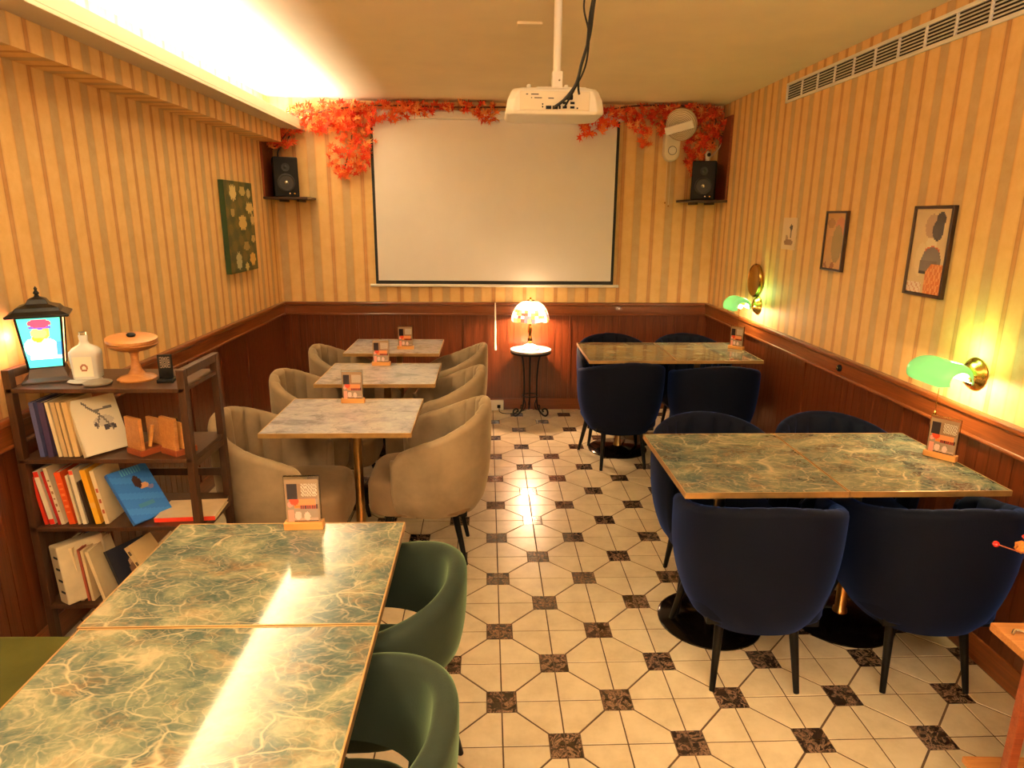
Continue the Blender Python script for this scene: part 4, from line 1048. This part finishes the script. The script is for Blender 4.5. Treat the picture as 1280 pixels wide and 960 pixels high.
rings = [[(sx * r_, sy_ * r_ * .92, z + (lift if True else 0)) for sx, sy_ in ((-1, -1), (1, -1), (1, 1), (-1, 1))] for r_, z, lift in ((.070, .232, 0), (.092, .234, 0), (.094, .241, 0), (.070, .254, 0), (.062, .266, 0), (.034, .276, 0), (.026, .292, 0), (.018, .296, 0), (.008, .300, 0))]
bm = MB(); grid_loft(bm, rings); obj('lantern_roof', bm, 'black_metal', ln, bevel=.002)
obj('finial', lathe(MB(), [(.010, .298), (.006, .306), (.010, .312), (.004, .322), (.006, .328), (0, .336)], 12), 'black_metal', ln, smooth=True)
point('lantern_side_light', (-1.672, 2.36, 1.20), .45, (1.0, .28, .22), .02)
point('lantern_front_light', (-1.60, 2.30, 1.15), .10, (.5, 1.0, .85), .02)

bo = thing('gin_bottle', 'small clear square bottle with white label on the rack top', 'bottle', (-1.447, 2.39, ZT + .006), R(10))
def sqring(r_, z, p=.35, n=24): return [(r_ * spow(math.cos(2 * PI * i / n), p), r_ * .8 * spow(math.sin(2 * PI * i / n), p), z) for i in range(n)]
bm = MB(); grid_loft(bm, [sqring(.040, 0), sqring(.043, .004), sqring(.047, .085), sqring(.046, .100), sqring(.038, .112, .6), sqring(.018, .124, .9), sqring(.014, .135, 1), sqring(.015, .156, 1), sqring(.013, .158, 1)])
obj('bottle_glass', bm, glass_mat('frosted_bottle_glass', (244, 240, 234), .12, 0, .25), bo, smooth=True)
obj('label', panel_mesh('lab', .062, .072, lambda u, v: (150, 96, 70) if (ell(u, v, .55, .45, .2, .2) and not ell(u, v, .55, .45, .1, .1)) else (236, 224, 204), 20, 22), 'print', bo, loc=(0, -.0385, .012))
obj('stopper', lathe(MB(), [(.010, .15), (.012, .156), (.013, .168), (0, .17)], 14), 'glass', bo, smooth=True)
ct = thing('coaster', 'white saucer lying under the clear bottle on the rack top', 'coaster', (-1.44, 2.355, ZT)); obj('dish', lathe(MB(), [(.035, 0), (.052, .003), (.055, .006), (.045, .0045), (0, .0045)], 28), 'china', ct, smooth=True)
dd = thing('pebble_dish', 'flat grey dish on rack top between bottle and cake stand', 'dish', (-1.372, 2.31, ZT)); obj('dish', lathe(MB(), [(.030, 0), (.045, .004), (.046, .010), (.036, .014), (0, .015)], 28), plain('grey_stone', (120, 110, 96), .5), dd, smooth=True)
ck = thing('cake_stand', 'turned wooden pedestal dish on the rack top', 'stand', (-1.275, 2.39, ZT))
obj('foot', lathe(MB(), [(.064, 0), (.066, .006), (.058, .012), (.030, .020), (.018, .040), (.013, .07), (.014, .095), (.02, .105), (0, .106)], 32), 'oak', ck, smooth=True)
obj('dish', lathe(MB(), [(.02, .104), (.050, .110), (.074, .120), (.084, .131), (.080, .134), (0, .128)], 36), 'oak', ck, smooth=True)
pd = thing('wooden_tray', 'round wooden tray with black knob lying tilted on the pedestal dish', 'tray', (-1.278, 2.39, ZT + .139), 0, None, (R(4), R(3), 0))
obj('disc', lathe(MB(), [(.078, 0), (.084, .004), (.084, .014), (.076, .018), (0, .020)], 36), 'oak', pd, smooth=True); obj('knob', lathe(MB(), [(.012, .019), (.016, .026), (.010, .032), (0, .033)], 14), 'black_plastic', pd, smooth=True)
bk = thing('counter_sign', 'small black sign with pale print at right end of rack top', 'sign', (-1.155, 2.36, ZT), R(12))
obj('sign_foot', box(MB(), -.028, .028, -.03, .03, 0, .012), 'black_plastic', bk, bevel=.002)
obj('sign_board', box(MB(), -.024, .024, -.004, .004, .012, .098), 'black_plastic', bk, bevel=.002)
obj('sign_print', panel_mesh('sgn', .038, .04, lambda u, v: (120, 104, 88) if (int(u * 9) + int(v * 9)) % 2 and .1 < u < .9 else (40, 32, 28), 12, 12), 'print', bk, loc=(0, -.0048, .050))

# ------------------------------------------------------------------ WOODEN STAND + BERRIES (lower right)
ws = thing('plant_stand', 'two-tier reddish wooden stand at the lower right edge', 'stand', (1.56, 1.28, 0), R(-3))
obj('top_board', box(MB(), -.185, .185, -.27, .27, .525, .550), 'oak', ws, bevel=.003)
obj('lower_board', box(MB(), -.185, .185, -.27, .27, .085, .105), 'oak', ws, bevel=.003)
for sx in (-1, 1):
    for s2 in (-1, 1): obj('leg', box(MB(), sx * .15 - .013, sx * .15 + .013, s2 * .15 - .013, s2 * .15 + .013, .0, .526), 'redwood', ws, bevel=.002)
tag(obj('metal_clip', tube(MB(), spl([(1.405, 1.50, .553), (1.42, 1.51, .558), (1.44, 1.505, .556), (1.455, 1.49, .553)]), .004, 7), 'silver', smooth=True), 'small silver clip lying on the wooden stand', 'clip')
vs = thing('vase', 'white vase of dried berries standing on the wooden stand', 'vase', (1.60, 1.27, .5505))
obj('vase_body', lathe(MB(), [(.04, 0), (.055, .02), (.060, .08), (.04, .14), (.025, .17), (.032, .19), (.026, .19), (.02, .17), (0, .02)], 28), 'china', vs, smooth=True)
o0 = Vector((1.60, 1.27, .5505))
be = thing('berry_spray', 'dried spray with red berry and orange bloom at right edge', 'flower', tuple(o0))
A = at(1245, 680, 0, 1.36) - o0; B_ = at(1277, 684, 0, 1.42) - o0
mid = Vector((0, 0, .19))
obj('stem', tube(MB(), spl([(0, 0, .10), mid, B_ * .8 + Vector((0, 0, .03)), A], 6), .0016, 6), 'redwood', be, smooth=True)
obj('berry', lathe(MB(), [(0, -.009), (.006, -.006), (.009, 0), (.006, .006), (0, .009)], 16), 'red', be, smooth=True, loc=A)
bm = MB(); bmesh.ops.create_icosphere(bm, subdivisions=3, radius=.016)
for v in bm.verts: v.co *= 1 + rnd.uniform(-.14, .14)
obj('bloom', bm, 'orange_bloom', be, smooth=True, loc=B_)
obj('stem', tube(MB(), spl([(0, 0, .10), mid, B_], 6), .002, 6), 'redwood', be, smooth=True)
obj('berry', lathe(MB(), [(0, -.008), (.005, -.005), (.008, 0), (.005, .005), (0, .008)], 16), 'red', be, smooth=True, loc=B_ + Vector((.004, 0, .03)))
obj('stem', tube(MB(), spl([(0, 0, .10), mid, B_ + Vector((.004, 0, .03))], 6), .0016, 6), 'redwood', be, smooth=True)

# made-up housings, out of view, for the added ceiling fill lights
for i, (x, y, lb) in enumerate(((.55, -.35, 'made-up round rim of the added fill light just behind the camera'), (.2, -2.2, 'made-up round rim of the added fill light at the back of the cafe'))):
    t = thing('fill_light_rim', lb, 'lamp', (x, y, HC), 0, 'added ceiling fill lights'); obj('rim', lathe(MB(), [(.27, 0), (.27, -.03), (.256, -.034), (.256, 0)], 40), 'white_plastic', t, smooth=True)

for x in (-.45, .9):  # made-up hanging bowls that hold the added uplights, out of view
    t = thing('fill_uplight_bowl', 'made-up brass bowl of the added uplight behind the camera, %s one' % ('left' if x < 0 else 'right'), 'lamp', (x, -.55, 1.92), 0, 'added uplight bowls')
    obj('bowl', lathe(MB(), [(0, -.07), (.10, -.055), (.17, -.02), (.19, 0), (.185, 0), (.165, -.016), (.10, -.048), (0, -.062)], 36), 'gold', t, smooth=True)
    for a in (0, 120, 240): obj('rod', tube(MB(), [(.18 * math.cos(R(a)), .18 * math.sin(R(a)), 0), (0, 0, .46), (0, 0, .559)], .003, 6), 'gold', t)
